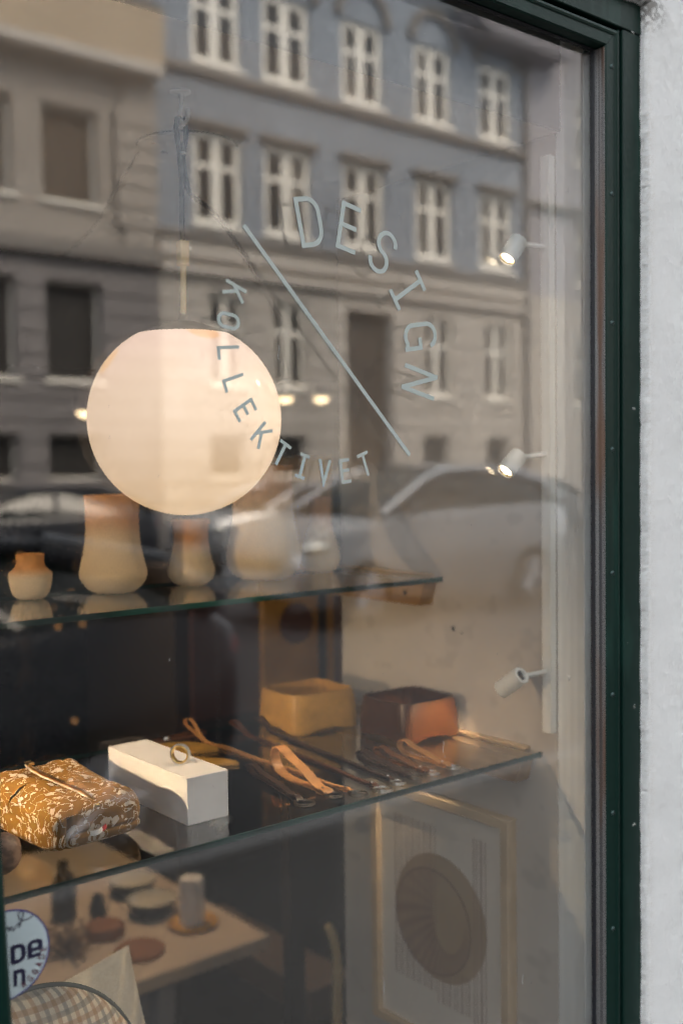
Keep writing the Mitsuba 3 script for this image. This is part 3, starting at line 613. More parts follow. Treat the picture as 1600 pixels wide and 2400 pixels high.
# ------------------------------------------------------------------ leather trays
def tray(cx, cy, sx, sy, h, mtl, label, rot, open_=0.0):
    k = thing('leather_tray', label, 'leather tray', 'leather trays on the lower shelf')
    n = 160; a = np.linspace(0, 2 * PI, n, endpoint=False)
    def outline(e, wx, wy):
        c, s_ = np.cos(a), np.sin(a)
        r = (np.abs(c / wx) ** e + np.abs(s_ / wy) ** e) ** (-1 / e)
        return np.c_[r * c, r * s_]
    rows = []
    hs = np.linspace(0, 1, 16)
    for t in hs:
        e = 9 - 4.0 * t
        wx, wy = sx / 2 * (0.985 + 0.03 * math.sin(t * PI) - 0.02 * t), sy / 2 * (0.985 + 0.03 * math.sin(t * PI) - 0.02 * t)
        o = outline(e, wx, wy)
        crn = np.abs(np.sin(2 * a)) ** 3
        rows.append(np.c_[o, np.full(n, t * h) * (1 - 0.015 * (1 - crn) * t) + 0.006 * (1 - crn) * (1 - t) ** 3])
    th = 0.0026
    for t in hs[::-1][:15]:
        e = 9 - 4.0 * t
        wx, wy = sx / 2 * (0.985 + 0.03 * math.sin(t * PI) - 0.02 * t) - th, sy / 2 * (0.985 + 0.03 * math.sin(t * PI) - 0.02 * t) - th
        o = outline(e, wx, wy); crn = np.abs(np.sin(2 * a)) ** 3
        rows.append(np.c_[o, np.full(n, t * h) * (1 - 0.015 * (1 - crn) * t) + (0.0005 if t == 1 else 0) + 0.006 * (1 - crn) * (1 - t) ** 3])
    rows.append(np.c_[np.zeros((n, 2)), np.full(n, 0.004)])
    P = np.array(rows).transpose(1, 0, 2)
    m = grid_mesh(P, closed_u=True)
    R = trimesh.transformations.rotation_matrix(rot, [0, 0, 1]); R[:3, 3] = (cx, cy, ZL + 0.0006)
    put(k + '__shell', xform(m, R), mtl, smooth=50)
    # raised corner seams
    for sgx, sgy in ((1, 1), (1, -1), (-1, 1), (-1, -1)):
        pts = []
        for t in np.linspace(0.02, 0.97, 14):
            e = 9 - 4.0 * t; wx, wy = sx / 2 * (0.985 + 0.03 * math.sin(t * PI) - .02 * t), sy / 2 * (0.985 + 0.03 * math.sin(t * PI) - .02 * t)
            th_ = math.atan2(wy, wx); r = (abs(math.cos(th_) / wx) ** e + abs(math.sin(th_) / wy) ** e) ** (-1 / e)
            pts.append((sgx * r * math.cos(th_) * 1.004, sgy * r * math.sin(th_) * 1.004, t * h))
        put(k + '__corner_seam', xform(tube(pts, 0.0011, 8), R), mtl, smooth=True)
tray(1.010, 0.437, 0.122, 0.108, 0.0600, 'm_tan', 'tan leather tray with pinched corners, left of the dark one', -0.06)
tray(1.0885, 0.290, 0.112, 0.112, 0.0585, 'm_cognac', 'dark brown leather tray with pinched corners, by the side wall', -0.03)

# ------------------------------------------------------------------ white block with a ring
db = thing('display_block', 'glossy white block with the ring standing on it', 'display block')
put(db, bx(0.6130, 0.6685, 0.1485, 0.3370, ZL + 0.0003, 1.2262, 0.0008), 'm_box')
rg = thing('finger_ring', 'jewelled gold ring standing on the white block', 'ring')
rc = np.array([0.6395, 0.206, 1.2262 + 0.0117]); rax = np.array([0.80, 0.60, 0.0]); rax /= np.linalg.norm(rax)
R1 = 0.0098
band = []
u = np.array([-rax[1], rax[0], 0]); wv = np.array([0, 0, 1.0])
n = 72; a = np.linspace(0, 2 * PI, n, endpoint=False)
prof = np.array([(-0.0036, 0.0004), (-0.0030, 0.0014), (-0.0010, 0.0017), (0.0010, 0.0017), (0.0030, 0.0014), (0.0036, 0.0004), (0.0030, -0.0008), (-0.0030, -0.0008)])
P = np.array([[rc + (u * math.cos(t) + wv * math.sin(t)) * (R1 + q[1]) + rax * q[0] for q in np.vstack([prof, prof[:1]])] for t in a])
put(rg + '__band', grid_mesh(P, closed_u=True), 'm_gold', smooth=40)
stones = []
for i in range(34):
    t = 2 * PI * i / 34
    for off in (-0.0022, 0.0, 0.0022):
        c = rc + (u * math.cos(t + off * 40) + wv * math.sin(t + off * 40)) * (R1 + 0.0017) + rax * off
        m = trimesh.creation.icosphere(1, 0.00125); m.apply_translation(c); stones.append(m)
k = put(rg + '__stones', cat(stones), 'm_silver'); labels[k] = {'kind': 'stuff', 'label': 'small set stones round the ring'}
put(rg + '__prop', tube(spline([(0.6465, 0.203, 1.2268), (0.6510, 0.1985, 1.2300), (0.6565, 0.1965, 1.2272)], 16), 0.0012, 8), 'm_silver', smooth=True)

# ------------------------------------------------------------------ quilted floral pouch
po = thing('floral_pouch', 'quilted ochre pouch with a white floral print and gold zip', 'pouch')
def pouch_pt(x, y, top, seam=0):
    pass
PW, PD, PH = 0.0580, 0.0860, 0.0290
nu, nv = 260, 150
U, V = np.meshgrid(np.linspace(-PI, PI, nu), np.linspace(-PI / 2, PI / 2, nv), indexing='ij')
def sp(c, e): return np.sign(c) * np.abs(c) ** e
e1, e2 = 0.42, 0.26
Cx = sp(np.cos(V), e1) * sp(np.cos(U), e2); Cy = sp(np.cos(V), e1) * sp(np.sin(U), e2); Cz = sp(np.sin(V), e1)
X, Y, Z = PW * Cx, PD * Cy, PH * Cz
# taper: the far end rises to a soft peak, the near end is rounded down
soft = meshkit.fbm(np.stack([X * 30, Y * 30, Z * 30], -1), 3, 4) - 0.5
side = 1 - np.clip(np.abs(Cz), 0, 1) ** 3
quilt = 0.0016 * (np.abs(np.sin((X + Y) * 2 * PI / 0.052)) ** 0.45 + np.abs(np.sin((X - Y) * 2 * PI / 0.052)) ** 0.45 - 1.2)
zq = 0.0022 * (np.abs(np.sin(X * PI / 0.040 + 0.4)) ** 0.5 - 0.5)
crs = (1 - np.abs(2 * meshkit.fbm(np.stack([X * 22 + 5, Y * 22, Z * 22], -1), 3, 9) - 1)) ** 3 - 0.35
Z = Z + np.clip((Cz - .1) * 3, 0, 1) * (quilt + 0.010 * soft - 0.0035 * crs + 0.004 * np.clip(Y / PD, 0, 1) * np.clip(np.abs(X) / PW, 0, 1) ** 3)
Y = Y + side * np.sign(Cy) * np.abs(Cy) ** 4 * (zq * 1.4 + 0.010 * soft + 0.003 * crs)
X = X + side * np.sign(Cx) * np.abs(Cx) ** 4 * (0.011 * soft + 0.003 * crs)
# grooves: horizontal seam on the near end, vertical corner seams, hollow under the zip
gro = np.exp(-((Z + 0.0085 + 0.002 * np.sin(X * 40)) / 0.0016) ** 2) * 0.0034
Y = Y + (Cy < -0.5) * gro * (X > -PW * 0.52)
gv = np.exp(-((X + PW * 0.62) / 0.0022) ** 2) * 0.0085
Y = Y + (Cy < -0.4) * gv * (Z < 0.016)
Z = Z - (Cz > 0.3) * 0.0045 * np.exp(-((X + 0.004) / 0.012) ** 2)
Z = Z + np.clip(Y / PD, -1, 1) * 0.0025 * (Z > 0) - 0.006 * np.clip(np.abs(X) / PW - 0.5, 0, 1) * (Z > 0) * (Y < 0)
ua = X + np.sign(X) * (PH - Z) * np.clip((np.abs(Cx) - 0.8) * 5, 0, 1)
va = Y + np.sign(Y) * (PH - Z) * np.clip((np.abs(Cy) - 0.8) * 5, 0, 1)
base = np.stack([X, Y, Z + PH], -1)
pm = grid_mesh(base)
PR = trimesh.transformations.rotation_matrix(math.radians(4), [0, 0, 1]); PR[:3, 3] = (0.5000, 0.2370, ZL + 0.0003)
put(po + '__body', xform(pm, PR), 'm_floral', smooth=True, uv=np.stack([ua.ravel() + 0.3, va.ravel() + 0.4], -1))
zl = spline([(-0.002, 0.070, 2 * PH - 0.0005), (-0.004, 0.045, 2 * PH - 0.004), (-0.004, 0.0, 2 * PH - 0.0055), (-0.004, -0.040, 2 * PH - 0.0060), (-0.003, -0.068, 2 * PH - 0.0085), (-0.001, -0.082, 2 * PH - 0.016)], 50)
def ribbon(path, width, across, th=0.0012):
    p = np.asarray(path, float); ac = np.broadcast_to(np.asarray(across, float), p.shape)
    ac = ac / np.linalg.norm(ac, axis=1, keepdims=True)
    t = np.gradient(p, axis=0); t /= np.linalg.norm(t, axis=1, keepdims=True) + 1e-12
    nn = np.cross(t, ac); nn /= np.linalg.norm(nn, axis=1, keepdims=True) + 1e-12
    w_ = width / 2; c = 0.25
    sec = [(-w_, -th * c), (-w_ * 0.96, -th / 2), (w_ * 0.96, -th / 2), (w_, -th * c), (w_, th * c), (w_ * .96, th / 2), (-w_ * .96, th / 2), (-w_, th * c), (-w_, -th * c)]
    P = np.array([[p[i] + ac[i] * q[0] + nn[i] * q[1] for q in sec] for i in range(len(p))])
    return grid_mesh(P)
put(po + '__zip_tape', xform(ribbon(zl + [0, 0, 0.0032], 0.0075, (1, 0, 0), 0.0012), PR), 'm_tape', smooth=50)
k = put(po + '__zip', xform(cat([bx(p[0] - 0.0016, p[0] + 0.0016, p[1] - 0.0005, p[1] + 0.0005, p[2] + 0.0034, p[2] + 0.0050) for p in spline(zl, 84)]), PR), 'm_gold')
put(po + '__zip_pull', xform(cat([bx(-0.004, 0.004, 0.062, 0.070, 2 * PH + 0.0022, 2 * PH + 0.006, 0.0008), ring((0.001, 0.074, 2 * PH + 0.0045), 0.0035, 0.0009, (0, .3, 1))]), PR), 'm_gold', smooth=40)
put(po + '__zip_stop', xform(bx(-0.004, 0.002, -0.085, -0.080, 2 * PH - 0.0145, 2 * PH - 0.0105, 0.0008), PR), 'm_gold')
tg = put(po + '__tag', xform(ribbon(spline([(-0.012, -0.086, PH - 0.0105), (-0.006, -0.092, PH - 0.0090), (0.001, -0.090, PH - 0.0072)], 10), 0.0052, (0.1, 0.45, 1), 0.0006), PR), 'm_paper')
put(po + '__tag__stripe', xform(ribbon(spline([(0.0005, -0.0905, PH - 0.0074), (0.006, -0.088, PH - 0.0066), (0.009, -0.085, PH - 0.0064)], 8), 0.0050, (0.1, 0.45, 1), 0.0007), PR), 'm_red')

sn = thing('stone_ornament', 'small brown speckled stone ornament at the left end of the lower shelf', 'ornament')
m = trimesh.creation.icosphere(4, 1.0); v = np.array(m.vertices)
m.vertices = v * [0.019, 0.017, 0.021] * (1 + 0.16 * (meshkit.fbm(v * 2.2, 3, 3)[:, None] - 0.5)) + [0.3985, 0.150, ZL + 0.0205]
put(sn, m, 'm_stone', smooth=True)

# ------------------------------------------------------------------ leather key rings and lanyards
def strap(label, rx, ry, L, ang, width, mtl, loop, metal, ring_r=0.0100, catn='key ring', grp='leather key rings on the lower shelf', nm='key_ring', lift=0.004, shift=0.0):
    k = thing(nm, label, catn, grp)
    d = np.array([math.sin(ang), math.cos(ang), 0.0]); ac = np.array([d[1], -d[0], 0.0])
    o = np.array([rx, ry, ZL])
    def P(s_, z, l=0.0): return o + d * s_ + np.array([0, 0, z]) + ac * l
    s0 = ring_r + 0.001
    pts = [P(s0 + 0.012, 0.0016), P(s0 + L * 0.35, 0.0020, shift * .2), P(s0 + L * 0.75, 0.0025, shift * .6), P(s0 + L * 0.95, 0.004 + loop * 0.25, shift), P(s0 + L, 0.006 + loop * 0.62, shift), P(s0 + L * 0.95, 0.007 + loop, shift), P(s0 + L * 0.72, 0.006 + loop * 0.86, shift * .6), P(s0 + L * 0.36, 0.0055 + loop * 0.36, shift * .2), P(s0 + 0.012, 0.0052), P(s0 + 0.002, 0.0050), P(s0 - 0.0022, 0.0026), P(s0 + 0.002, 0.0010), P(s0 + 0.014, 0.0009)]
    if nm == 'lanyard':
        f_ = 0.86
        pts = [P(s0 + 0.012, 0.0012)] + [P(s0 + L * q, 0.0012, 0.0 ) for q in (.2, .4, .6, .75, f_)] + [P(s0 + L * .94, 0.004 + loop * .35, shift), P(s0 + L, 0.005 + loop * .75, shift), P(s0 + L * .97, 0.006 + loop, shift), P(s0 + L * .92, 0.005 + loop * .65, shift)] + [P(s0 + L * q, 0.0034, 0.0 ) for q in (f_, .75, .6, .4, .2)] + [P(s0 + 0.012, 0.0046), P(s0 + 0.002, 0.0046), P(s0 - 0.0022, 0.0026), P(s0 + 0.002, 0.0010), P(s0 + 0.014, 0.0009)]
    put(k + '__strap', ribbon(spline(pts, 130), width, ac, 0.0016), mtl, smooth=50)
    put(k + '__split_ring', cat([ring(P(0, 0.0019), ring_r, 0.00085), ring(P(0.0004, 0.0034), ring_r * 0.98, 0.00075, (0.05, 0.03, 1))]), metal, smooth=True)
    put(k + '__rivet', lathe([(0, 0.0012), (0.0016, 0.0009), (0.0022, 0)][::-1], 20, P(s0 + 0.0105, 0.0060)), metal, smooth=40)
strap('near-black leather key ring nearest the white block', 0.7600, 0.1230, 0.150, 0.18, 0.0090, 'm_darkbrown', 0.006, 'm_darkmetal', 0.0125)
strap('light tan leather key ring with a high open loop', 0.8065, 0.1245, 0.118, 0.05, 0.0150, 'm_tan_light', 0.030, 'm_darkmetal', 0.0110)
strap('long thin light tan lanyard', 0.8320, 0.1090, 0.390, 0.00, 0.0050, 'm_tan_light', 0.022, 'm_darkmetal', 0.0120, 'lanyard', 'leather lanyards on the lower shelf', 'lanyard')
strap('long brown leather lanyard with a silver ring', 0.8662, 0.1005, 0.385, 0.10, 0.0065, 'm_brown', 0.010, 'm_silver', 0.0125, 'lanyard', 'leather lanyards on the lower shelf', 'lanyard')
strap('long near-black leather lanyard behind the brown one', 0.9003, 0.1110, 0.370, 0.12, 0.0065, 'm_darkbrown', 0.012, 'm_silver', 0.0105, 'lanyard', 'leather lanyards on the lower shelf', 'lanyard')
strap('dark brown leather key ring between the silver rings', 0.9332, 0.1140, 0.098, -0.02, 0.0120, 'm_darkbrown', 0.010, 'm_darkmetal', 0.0105)
strap('reddish brown leather key ring with a silver ring', 0.9633, 0.1125, 0.098, -0.02, 0.0105, 'm_midbrown', 0.010, 'm_silver', 0.0100)
strap('tan leather key ring nearest the side wall', 1.0025, 0.1125, 0.092, -0.03, 0.0100, 'm_tan_light', 0.014, 'm_silver', 0.0090)
def leaf_piece(label, pts, z, mtl):
    k = thing('leather_piece', label, 'leather piece', 'tan leather pieces behind the white block')
    sp_ = spline(pts + pts[:1], 60)[:-1]
    poly = Polygon(sp_[:, :2]).buffer(0.001)
    m = trimesh.creation.extrude_polygon(poly, 0.0032, engine='earcut'); m.apply_translation((0, 0, z))
    put(k + '__flap', m, mtl)
    return k
leaf_piece('pointed tan leather piece nearest the viewer, behind the white block', [(0.797, 0.318, 0), (0.775, 0.332, 0), (0.735, 0.372, 0), (0.72, 0.405, 0), (0.745, 0.408, 0), (0.778, 0.372, 0), (0.800, 0.330, 0)], ZL + 0.001, 'm_tan')
leaf_piece('rounded tan leather piece farther back, behind the white block', [(0.818, 0.400, 0), (0.79, 0.405, 0), (0.755, 0.445, 0), (0.748, 0.475, 0), (0.785, 0.475, 0), (0.818, 0.435, 0)], ZL + 0.001, 'm_tan')
k = leaf_piece('brown leather strap piece with a metal snap, farthest behind the white block', [(0.775, 0.482, 0), (0.772, 0.500, 0), (0.82, 0.512, 0), (0.862, 0.512, 0), (0.86, 0.498, 0), (0.815, 0.492, 0)], ZL + 0.0015, 'm_brown')
put(k + '__snap', lathe([(0, 0.0045), (0.004, 0.004), (0.0055, 0.001), (0.0055, 0)][::-1], 24, (0.789, 0.494, ZL + 0.0048)), 'm_silver', smooth=40)

# ------------------------------------------------------------------ framed print on the side wall
fr = thing('framed_print', 'oak framed print of a brown string disc hung on the side wall', 'framed print')
fy0, fy1, fz0, fz1, fwid = 0.1375, 0.4365, 0.665, 1.064, 0.0145
xw = GR + 0.0003; xf = GR - 0.020
def rail(a, b, c, d): put(fr + '__frame', bx(xf, xw, a, b, c, d, 0.001), 'm_oak')
rail(fy0, fy0 + fwid, fz0, fz1); rail(fy1 - fwid, fy1, fz0, fz1); rail(fy0 + fwid + .0003, fy1 - fwid - .0003, fz1 - fwid, fz1); rail(fy0 + fwid + .0003, fy1 - fwid - .0003, fz0, fz0 + fwid)
put(fr + '__print', bx(xw - 0.010, xw - 0.006, fy0 + fwid, fy1 - fwid, fz0 + fwid, fz1 - fwid), 'm_art')

# ------------------------------------------------------------------ cushions below the shelves
def cushion(nm, label, cat_, c, w_, h_, d_, mtl, rot, tilt, pw=2.6, edge=None):
    k = thing(nm, label, cat_)
    n = 90
    U, V = np.meshgrid(np.linspace(-1, 1, n), np.linspace(-1, 1, n), indexing='ij')
    f = np.clip((1 - np.abs(U) ** pw) * (1 - np.abs(V) ** pw), 0, 1) ** 0.55
    ear = 1 - 0.025 * ((1 - np.abs(U) ** 2) * np.abs(V) ** 6)
    ear2 = 1 - 0.025 * ((1 - np.abs(V) ** 2) * np.abs(U) ** 6)
    wr = (meshkit.fbm(np.stack([U * 3, V * 3, U * 0], -1), 3, 6) - 0.5) * 0.012
    X, Z = U * w_ / 2 * ear2, V * h_ / 2 * ear
    F = np.stack([X, -(f * d_ / 2 + wr * f), Z], -1); B = np.stack([X, f * d_ / 2, Z], -1)
    m = cat([grid_mesh(F, flip=False), grid_mesh(B, flip=True)])
    M = trimesh.transformations.concatenate_matrices(trimesh.transformations.translation_matrix(c), trimesh.transformations.rotation_matrix(rot, [0, 0, 1]), trimesh.transformations.rotation_matrix(tilt[0], [1, 0, 0]), trimesh.transformations.rotation_matrix(tilt[1], [0, 1, 0]))
    uv = np.vstack([np.stack([X.ravel(), Z.ravel()], -1)] * 2) + 2
    put(k + '__cover', xform(m, M), mtl, smooth=True, uv=uv)
    return k, M
cushion('cushion', 'plain cream linen cushion below the shelves', 'cushion', (0.489, 0.335, 0.712), 0.40, 0.42, 0.12, 'm_linen', 0.0, (-0.12, -0.17))
k = thing('round_cushion', 'round checked cushion in front of the cream cushion', 'cushion')
n_r, n_a = 40, 120
rr, aa = np.meshgrid(np.linspace(0, 1, n_r), np.linspace(0, 2 * PI, n_a, endpoint=False), indexing='ij')
thk = 0.055 * np.clip(1 - rr ** 4, 0, 1) ** 0.5
RC, RR = np.array([0.452, 0.205, 0.881]), 0.126
F = np.stack([RR * rr * np.cos(aa), -thk, RR * rr * np.sin(aa)], -1).transpose(1, 0, 2); B = F * [1, -1, 1]
M = np.eye(4); M[:3, 3] = RC; M = M @ trimesh.transformations.rotation_matrix(-0.15, [1, 0, 0])
uvr = np.stack([F[..., 0].ravel(), F[..., 2].ravel()], -1) + 2
put(k + '__cover', xform(cat([grid_mesh(F, closed_u=True), grid_mesh(B, closed_u=True, flip=True)]), M), 'm_plaid', smooth=True, uv=np.vstack([uvr, uvr]))
put(k + '__piping', xform(ring((0, 0, 0), RR + 0.001, 0.0032, (0, 1, 0), 90, 8), M), 'm_piping', smooth=True)

# ------------------------------------------------------------------ the shop behind: table and things on it
TZ = 0.475
tb = thing('side_table', 'pale low table with crockery deep in the shop', 'table')
put(tb + '__top', bx(0.30, 1.440, 1.150, 2.05, TZ - 0.035, TZ, 0.004), 'm_tabletop')
put(tb + '__end_panel', bx(1.17, 1.21, 1.20, 2.0, -0.3, TZ - 0.0355, 0.003), 'm_greypanel')
put(tb + '__end_panel', bx(0.35, 0.39, 1.20, 2.0, -0.3, TZ - 0.0355, 0.003), 'm_greypanel')
put(tb + '__front_panel', bx(0.392, 1.168, 1.24, 1.26, -0.3, TZ - 0.0355, 0.003), 'm_greypanel')
def on_table(nm, label, cat_, x, y, prof, mtl, grp=None, seg=64):
    k = thing(nm, label, cat_, grp); put(k, lathe(prof, seg, (x, y, TZ + 0.0004)), mtl, smooth=40); return k
on_table('candle_dish', 'flat terracotta dish under the white candle', 'dish', 1.332, 1.315, [(0, 0), (0.052, 0), (0.058, 0.006), (0.060, 0.011), (0.057, 0.011), (0.050, 0.006), (0, 0.006)], 'm_tan')
k = thing('candle', 'thick white pillar candle on the dish', 'candle'); put(k + '__body', lathe([(0, 0), (0.029, 0), (0.030, 0.002), (0.030, 0.104), (0.028, 0.108), (0, 0.105)], 48, (1.332, 1.320, TZ + 0.0068)), 'm_wax', smooth=40); put(k + '__wick', tube(spline([(1.332, 1.320, TZ + 0.110), (1.333, 1.320, TZ + 0.118), (1.335, 1.321, TZ + 0.123)], 8), 0.0012, 8), 'm_black')
def bowl(x, y, r, h, label):
    k = thing('bowl', label, 'bowl', 'bowls on the table')
    put(k + '__shell', lathe([(0, 0), (r * 0.55, 0), (r * 0.85, h * 0.35), (r, h), (r * 0.985, h + 0.0015), (r * 0.965, h)], 72, (x, y, TZ + 0.0004)), 'm_black', smooth=40)
    put(k + '__glaze', lathe([(r * 0.964, h - 0.0005), (r * 0.80, h * 0.40), (r * 0.5, h * 0.14), (0, h * 0.12)], 72, (x, y, TZ + 0.001)), 'm_bowl', smooth=True)
bowl(1.290, 1.440, 0.062, 0.040, 'dark bowl with a pale glazed inside, nearest the candle')
bowl(1.318, 1.590, 0.062, 0.038, 'dark bowl with a pale glazed inside, farther back on the table')
on_table('pear_vase', 'small dark pear shaped vase on the table', 'vase', 1.178, 1.505, [(0, 0), (0.017, 0), (0.021, 0.012), (0.021, 0.028), (0.015, 0.050), (0.008, 0.060), (0, 0.062)], 'm_black')
on_table('dark_bottle', 'tall dark bottle on the table', 'bottle', 1.115, 1.56, [(0, 0), (0.027, 0), (0.030, 0.006), (0.030, 0.085), (0.024, 0.105), (0.012, 0.118), (0.012, 0.14), (0, 0.14)], 'm_black')
on_table('round_board', 'round brown board at the edge of the table', 'board', 1.160, 1.268, [(0, 0), (0.056, 0), (0.058, 0.003), (0.058, 0.009), (0.055, 0.012), (0, 0.012)], 'm_clay', 'round boards on the table')
on_table('round_board', 'round brown board behind the front one on the table', 'board', 1.145, 1.405, [(0, 0), (0.044, 0), (0.046, 0.003), (0.046, 0.022), (0.043, 0.026), (0, 0.024)], 'm_clay', 'round boards on the table')
k = thing('dried_bunch', 'fuzzy brown dried plant bunch on the table', 'plant')
tw = []
for i in range(150):
    a_, e_ = RNG.uniform(0, 2 * PI), RNG.uniform(0.1, 1.3); L_ = RNG.uniform(0.03, 0.075)
    d_ = np.array([math.cos(a_) * math.cos(e_), math.sin(a_) * math.cos(e_), math.sin(e_)])
    o_ = np.array([1.035, 1.37, TZ + 0.004]); bend = RNG.normal(0, 0.012, 3)
    tw.append(tube([o_, o_ + d_ * L_ * 0.5 + bend * .4, o_ + d_ * L_ + bend * [1, 1, .3]], [0.0012, 0.001, 0.0005], 5))
    m = trimesh.creation.icosphere(0, RNG.uniform(0.002, 0.005)); m.apply_translation(o_ + d_ * L_ + bend * [1, 1, .3]); tw.append(m)
put(k, cat(tw), 'm_twig')

cb = thing('dark_cabinet', 'dark brown cabinet standing right of the table', 'cabinet')
put(cb + '__body', bx(1.55, 2.6, 1.75, 2.3, -0.3, 1.30, 0.006), 'm_dark')
for i in range(3):
    put(cb + '__drawer', bx(1.60, 2.55, 1.735, 1.7495, 0.05 + i * 0.40, 0.42 + i * 0.40, 0.004), 'm_rust' if i == 2 else 'm_black')
ld = thing('low_ledge', 'brown wooden ledge along the floor of the shop', 'ledge'); put(ld, bx(1.56, 1.70, 1.15, 1.74, 0.22, 0.30, 0.004), 'm_ledge')
mat('m_ledge', (0.075, 0.05, 0.035), 0.6)
br = thing('brass_stand', 'curved brass stand at the foot of the side wall', 'stand')
put(br, tube(spline([(1.36, 0.80, -0.29), (1.36, 0.80, 0.20), (1.358, 0.80, 0.50), (1.352, 0.80, 0.60), (1.335, 0.80, 0.64)], 40), 0.009, 16), 'm_brass', smooth=True)
br2 = thing('star_reflection', 'pale star added for a reflected star light before the cabinet', 'ornament')
star = Polygon([((0.034 if i % 2 == 0 else 0.017) * math.cos(i * PI / 4 + PI / 2), (0.034 if i % 2 == 0 else 0.017) * math.sin(i * PI / 4 + PI / 2)) for i in range(8)])
put(br2 + '__paper', slab(affinity.translate(star, 1.60, 0.60), 1.60, 1.606), 'm_paper'); put(br2 + '__thread', cyl((1.60, 1.603, 0.632), (1.60, 1.603, 2.30), 0.0008, 6), 'm_wire')  # solid star put in for a star light reflected in the glass
ap = thing('amber_print', 'amber coloured poster with a dark circle behind the upper shelf', 'poster')
put(ap + '__board', bx(1.315, 1.512, 0.985, 1.0, 0.98, 1.60, 0.003), 'm_amber')
put(ap + '__disc', slab(Point(1.405, 1.235).buffer(0.045, 40), 0.9835, 0.9847), 'm_rust')
put(ap + '__stripe', slab(sbox(1.465, 1.02, 1.488, 1.30), 0.9835, 0.9847), 'm_black')
put(ap + '__stand', bx(1.39, 1.43, 1.001, 1.03, -0.3, 1.4), 'm_black')
# dark branches with small lamps in the depth of the shop
tre = thing('festive_tree', 'dark fir tree with small warm lamps at the left of the shop', 'tree')
put(tre + '__trunk', cyl((1.58, 2.85, -0.3), (1.58, 2.85, 1.45), 0.03, 12), 'm_twig')
lf = []
for i in range(900):
    h_ = RNG.uniform(0, 1); rad = 0.50 * (1 - h_) + 0.05; a_ = RNG.uniform(0, 2 * PI); r0 = rad * math.sqrt(RNG.uniform(0.1, 1))
    c_ = np.array([1.58 + r0 * math.cos(a_), 2.85 + r0 * math.sin(a_), 0.0 + 1.45 * h_]); d_ = np.array([math.cos(a_), math.sin(a_), -0.3]) * 0.06 + RNG.normal(0, .02, 3)
    w2 = np.cross(d_, [0, 0, 1.0]); w2 = w2 / np.linalg.norm(w2) * 0.02
    lf.append(trimesh.Trimesh([c_ - d_, c_ + w2, c_ + d_, c_ - w2 + [0, 0, .01]], [[0, 1, 2], [0, 2, 3]], process=False))
mat('m_fir', (0.015, 0.022, 0.014), 0.8)
k = put(tre + '__needles', cat(lf), 'm_fir'); labels[k] = {'kind': 'stuff', 'label': 'dark green needles'}
bulbs = []
for i in range(13):
    h_ = RNG.uniform(0.40, 0.92); rad = 0.52 * (1 - h_) + 0.06; a_ = RNG.uniform(-3.0, -0.6)
    m = trimesh.creation.icosphere(1, 0.008); m.apply_translation((1.58 + rad * math.cos(a_), 2.85 + rad * math.sin(a_), 1.45 * h_)); bulbs.append(m)
scene[tre + '__bulbs'] = ply(cat(bulbs), 'm_white', True, emitter={'type': 'area', 'radiance': rgb(0.22, 0.095, 0.022)})
labels[tre + '__bulbs'] = {'kind': 'stuff', 'label': 'small warm lamps'}
# ceiling spotlights deep in the shop
for (x, y, z, lb) in ((2.015, 3.2, 1.815, 'ceiling spotlight left of the globe lamp, deep in the shop'), (3.04, 3.2, 1.905, 'ceiling spotlight just right of the globe lamp, deep in the shop'), (3.255, 3.2, 1.912, 'second ceiling spotlight right of the globe lamp, deep in the shop'), (1.30, 1.75, 2.06, 'ceiling spotlight above the table')):
    k = thing('ceiling_spotlight', lb, 'spotlight', 'ceiling spotlights deep in the shop')
    put(k + '__stem', cyl((x, y, z + 0.09), (x, y, 2.30), 0.012, 12), 'm_black')
    put(k + '__shade', lathe([(0.038, 0.0), (0.040, 0.0), (0.040, 0.09), (0.0, 0.10)], 32, (x, y, z)), 'm_black', smooth=40)
    if 'above the table' in lb: scene[k + '_beam'] = {'type': 'spot', 'to_world': T().look_at(origin=[x, y, z - 0.03], target=[1.20, 1.40, TZ], up=[0, 0, 1]), 'intensity': rgb(1.8, 1.32, 0.82), 'cutoff_angle': 40.0, 'beam_width': 20.0}
    dm = lathe([(0.0, -0.026), (0.016, -0.023), (0.030, -0.012), (0.037, 0.002)], 32, (x, y, z))
    scene[k + '__lamp'] = ply(dm, 'm_white', True, emitter={'type': 'area', 'radiance': rgb(1.7, 1.22, 0.66)})

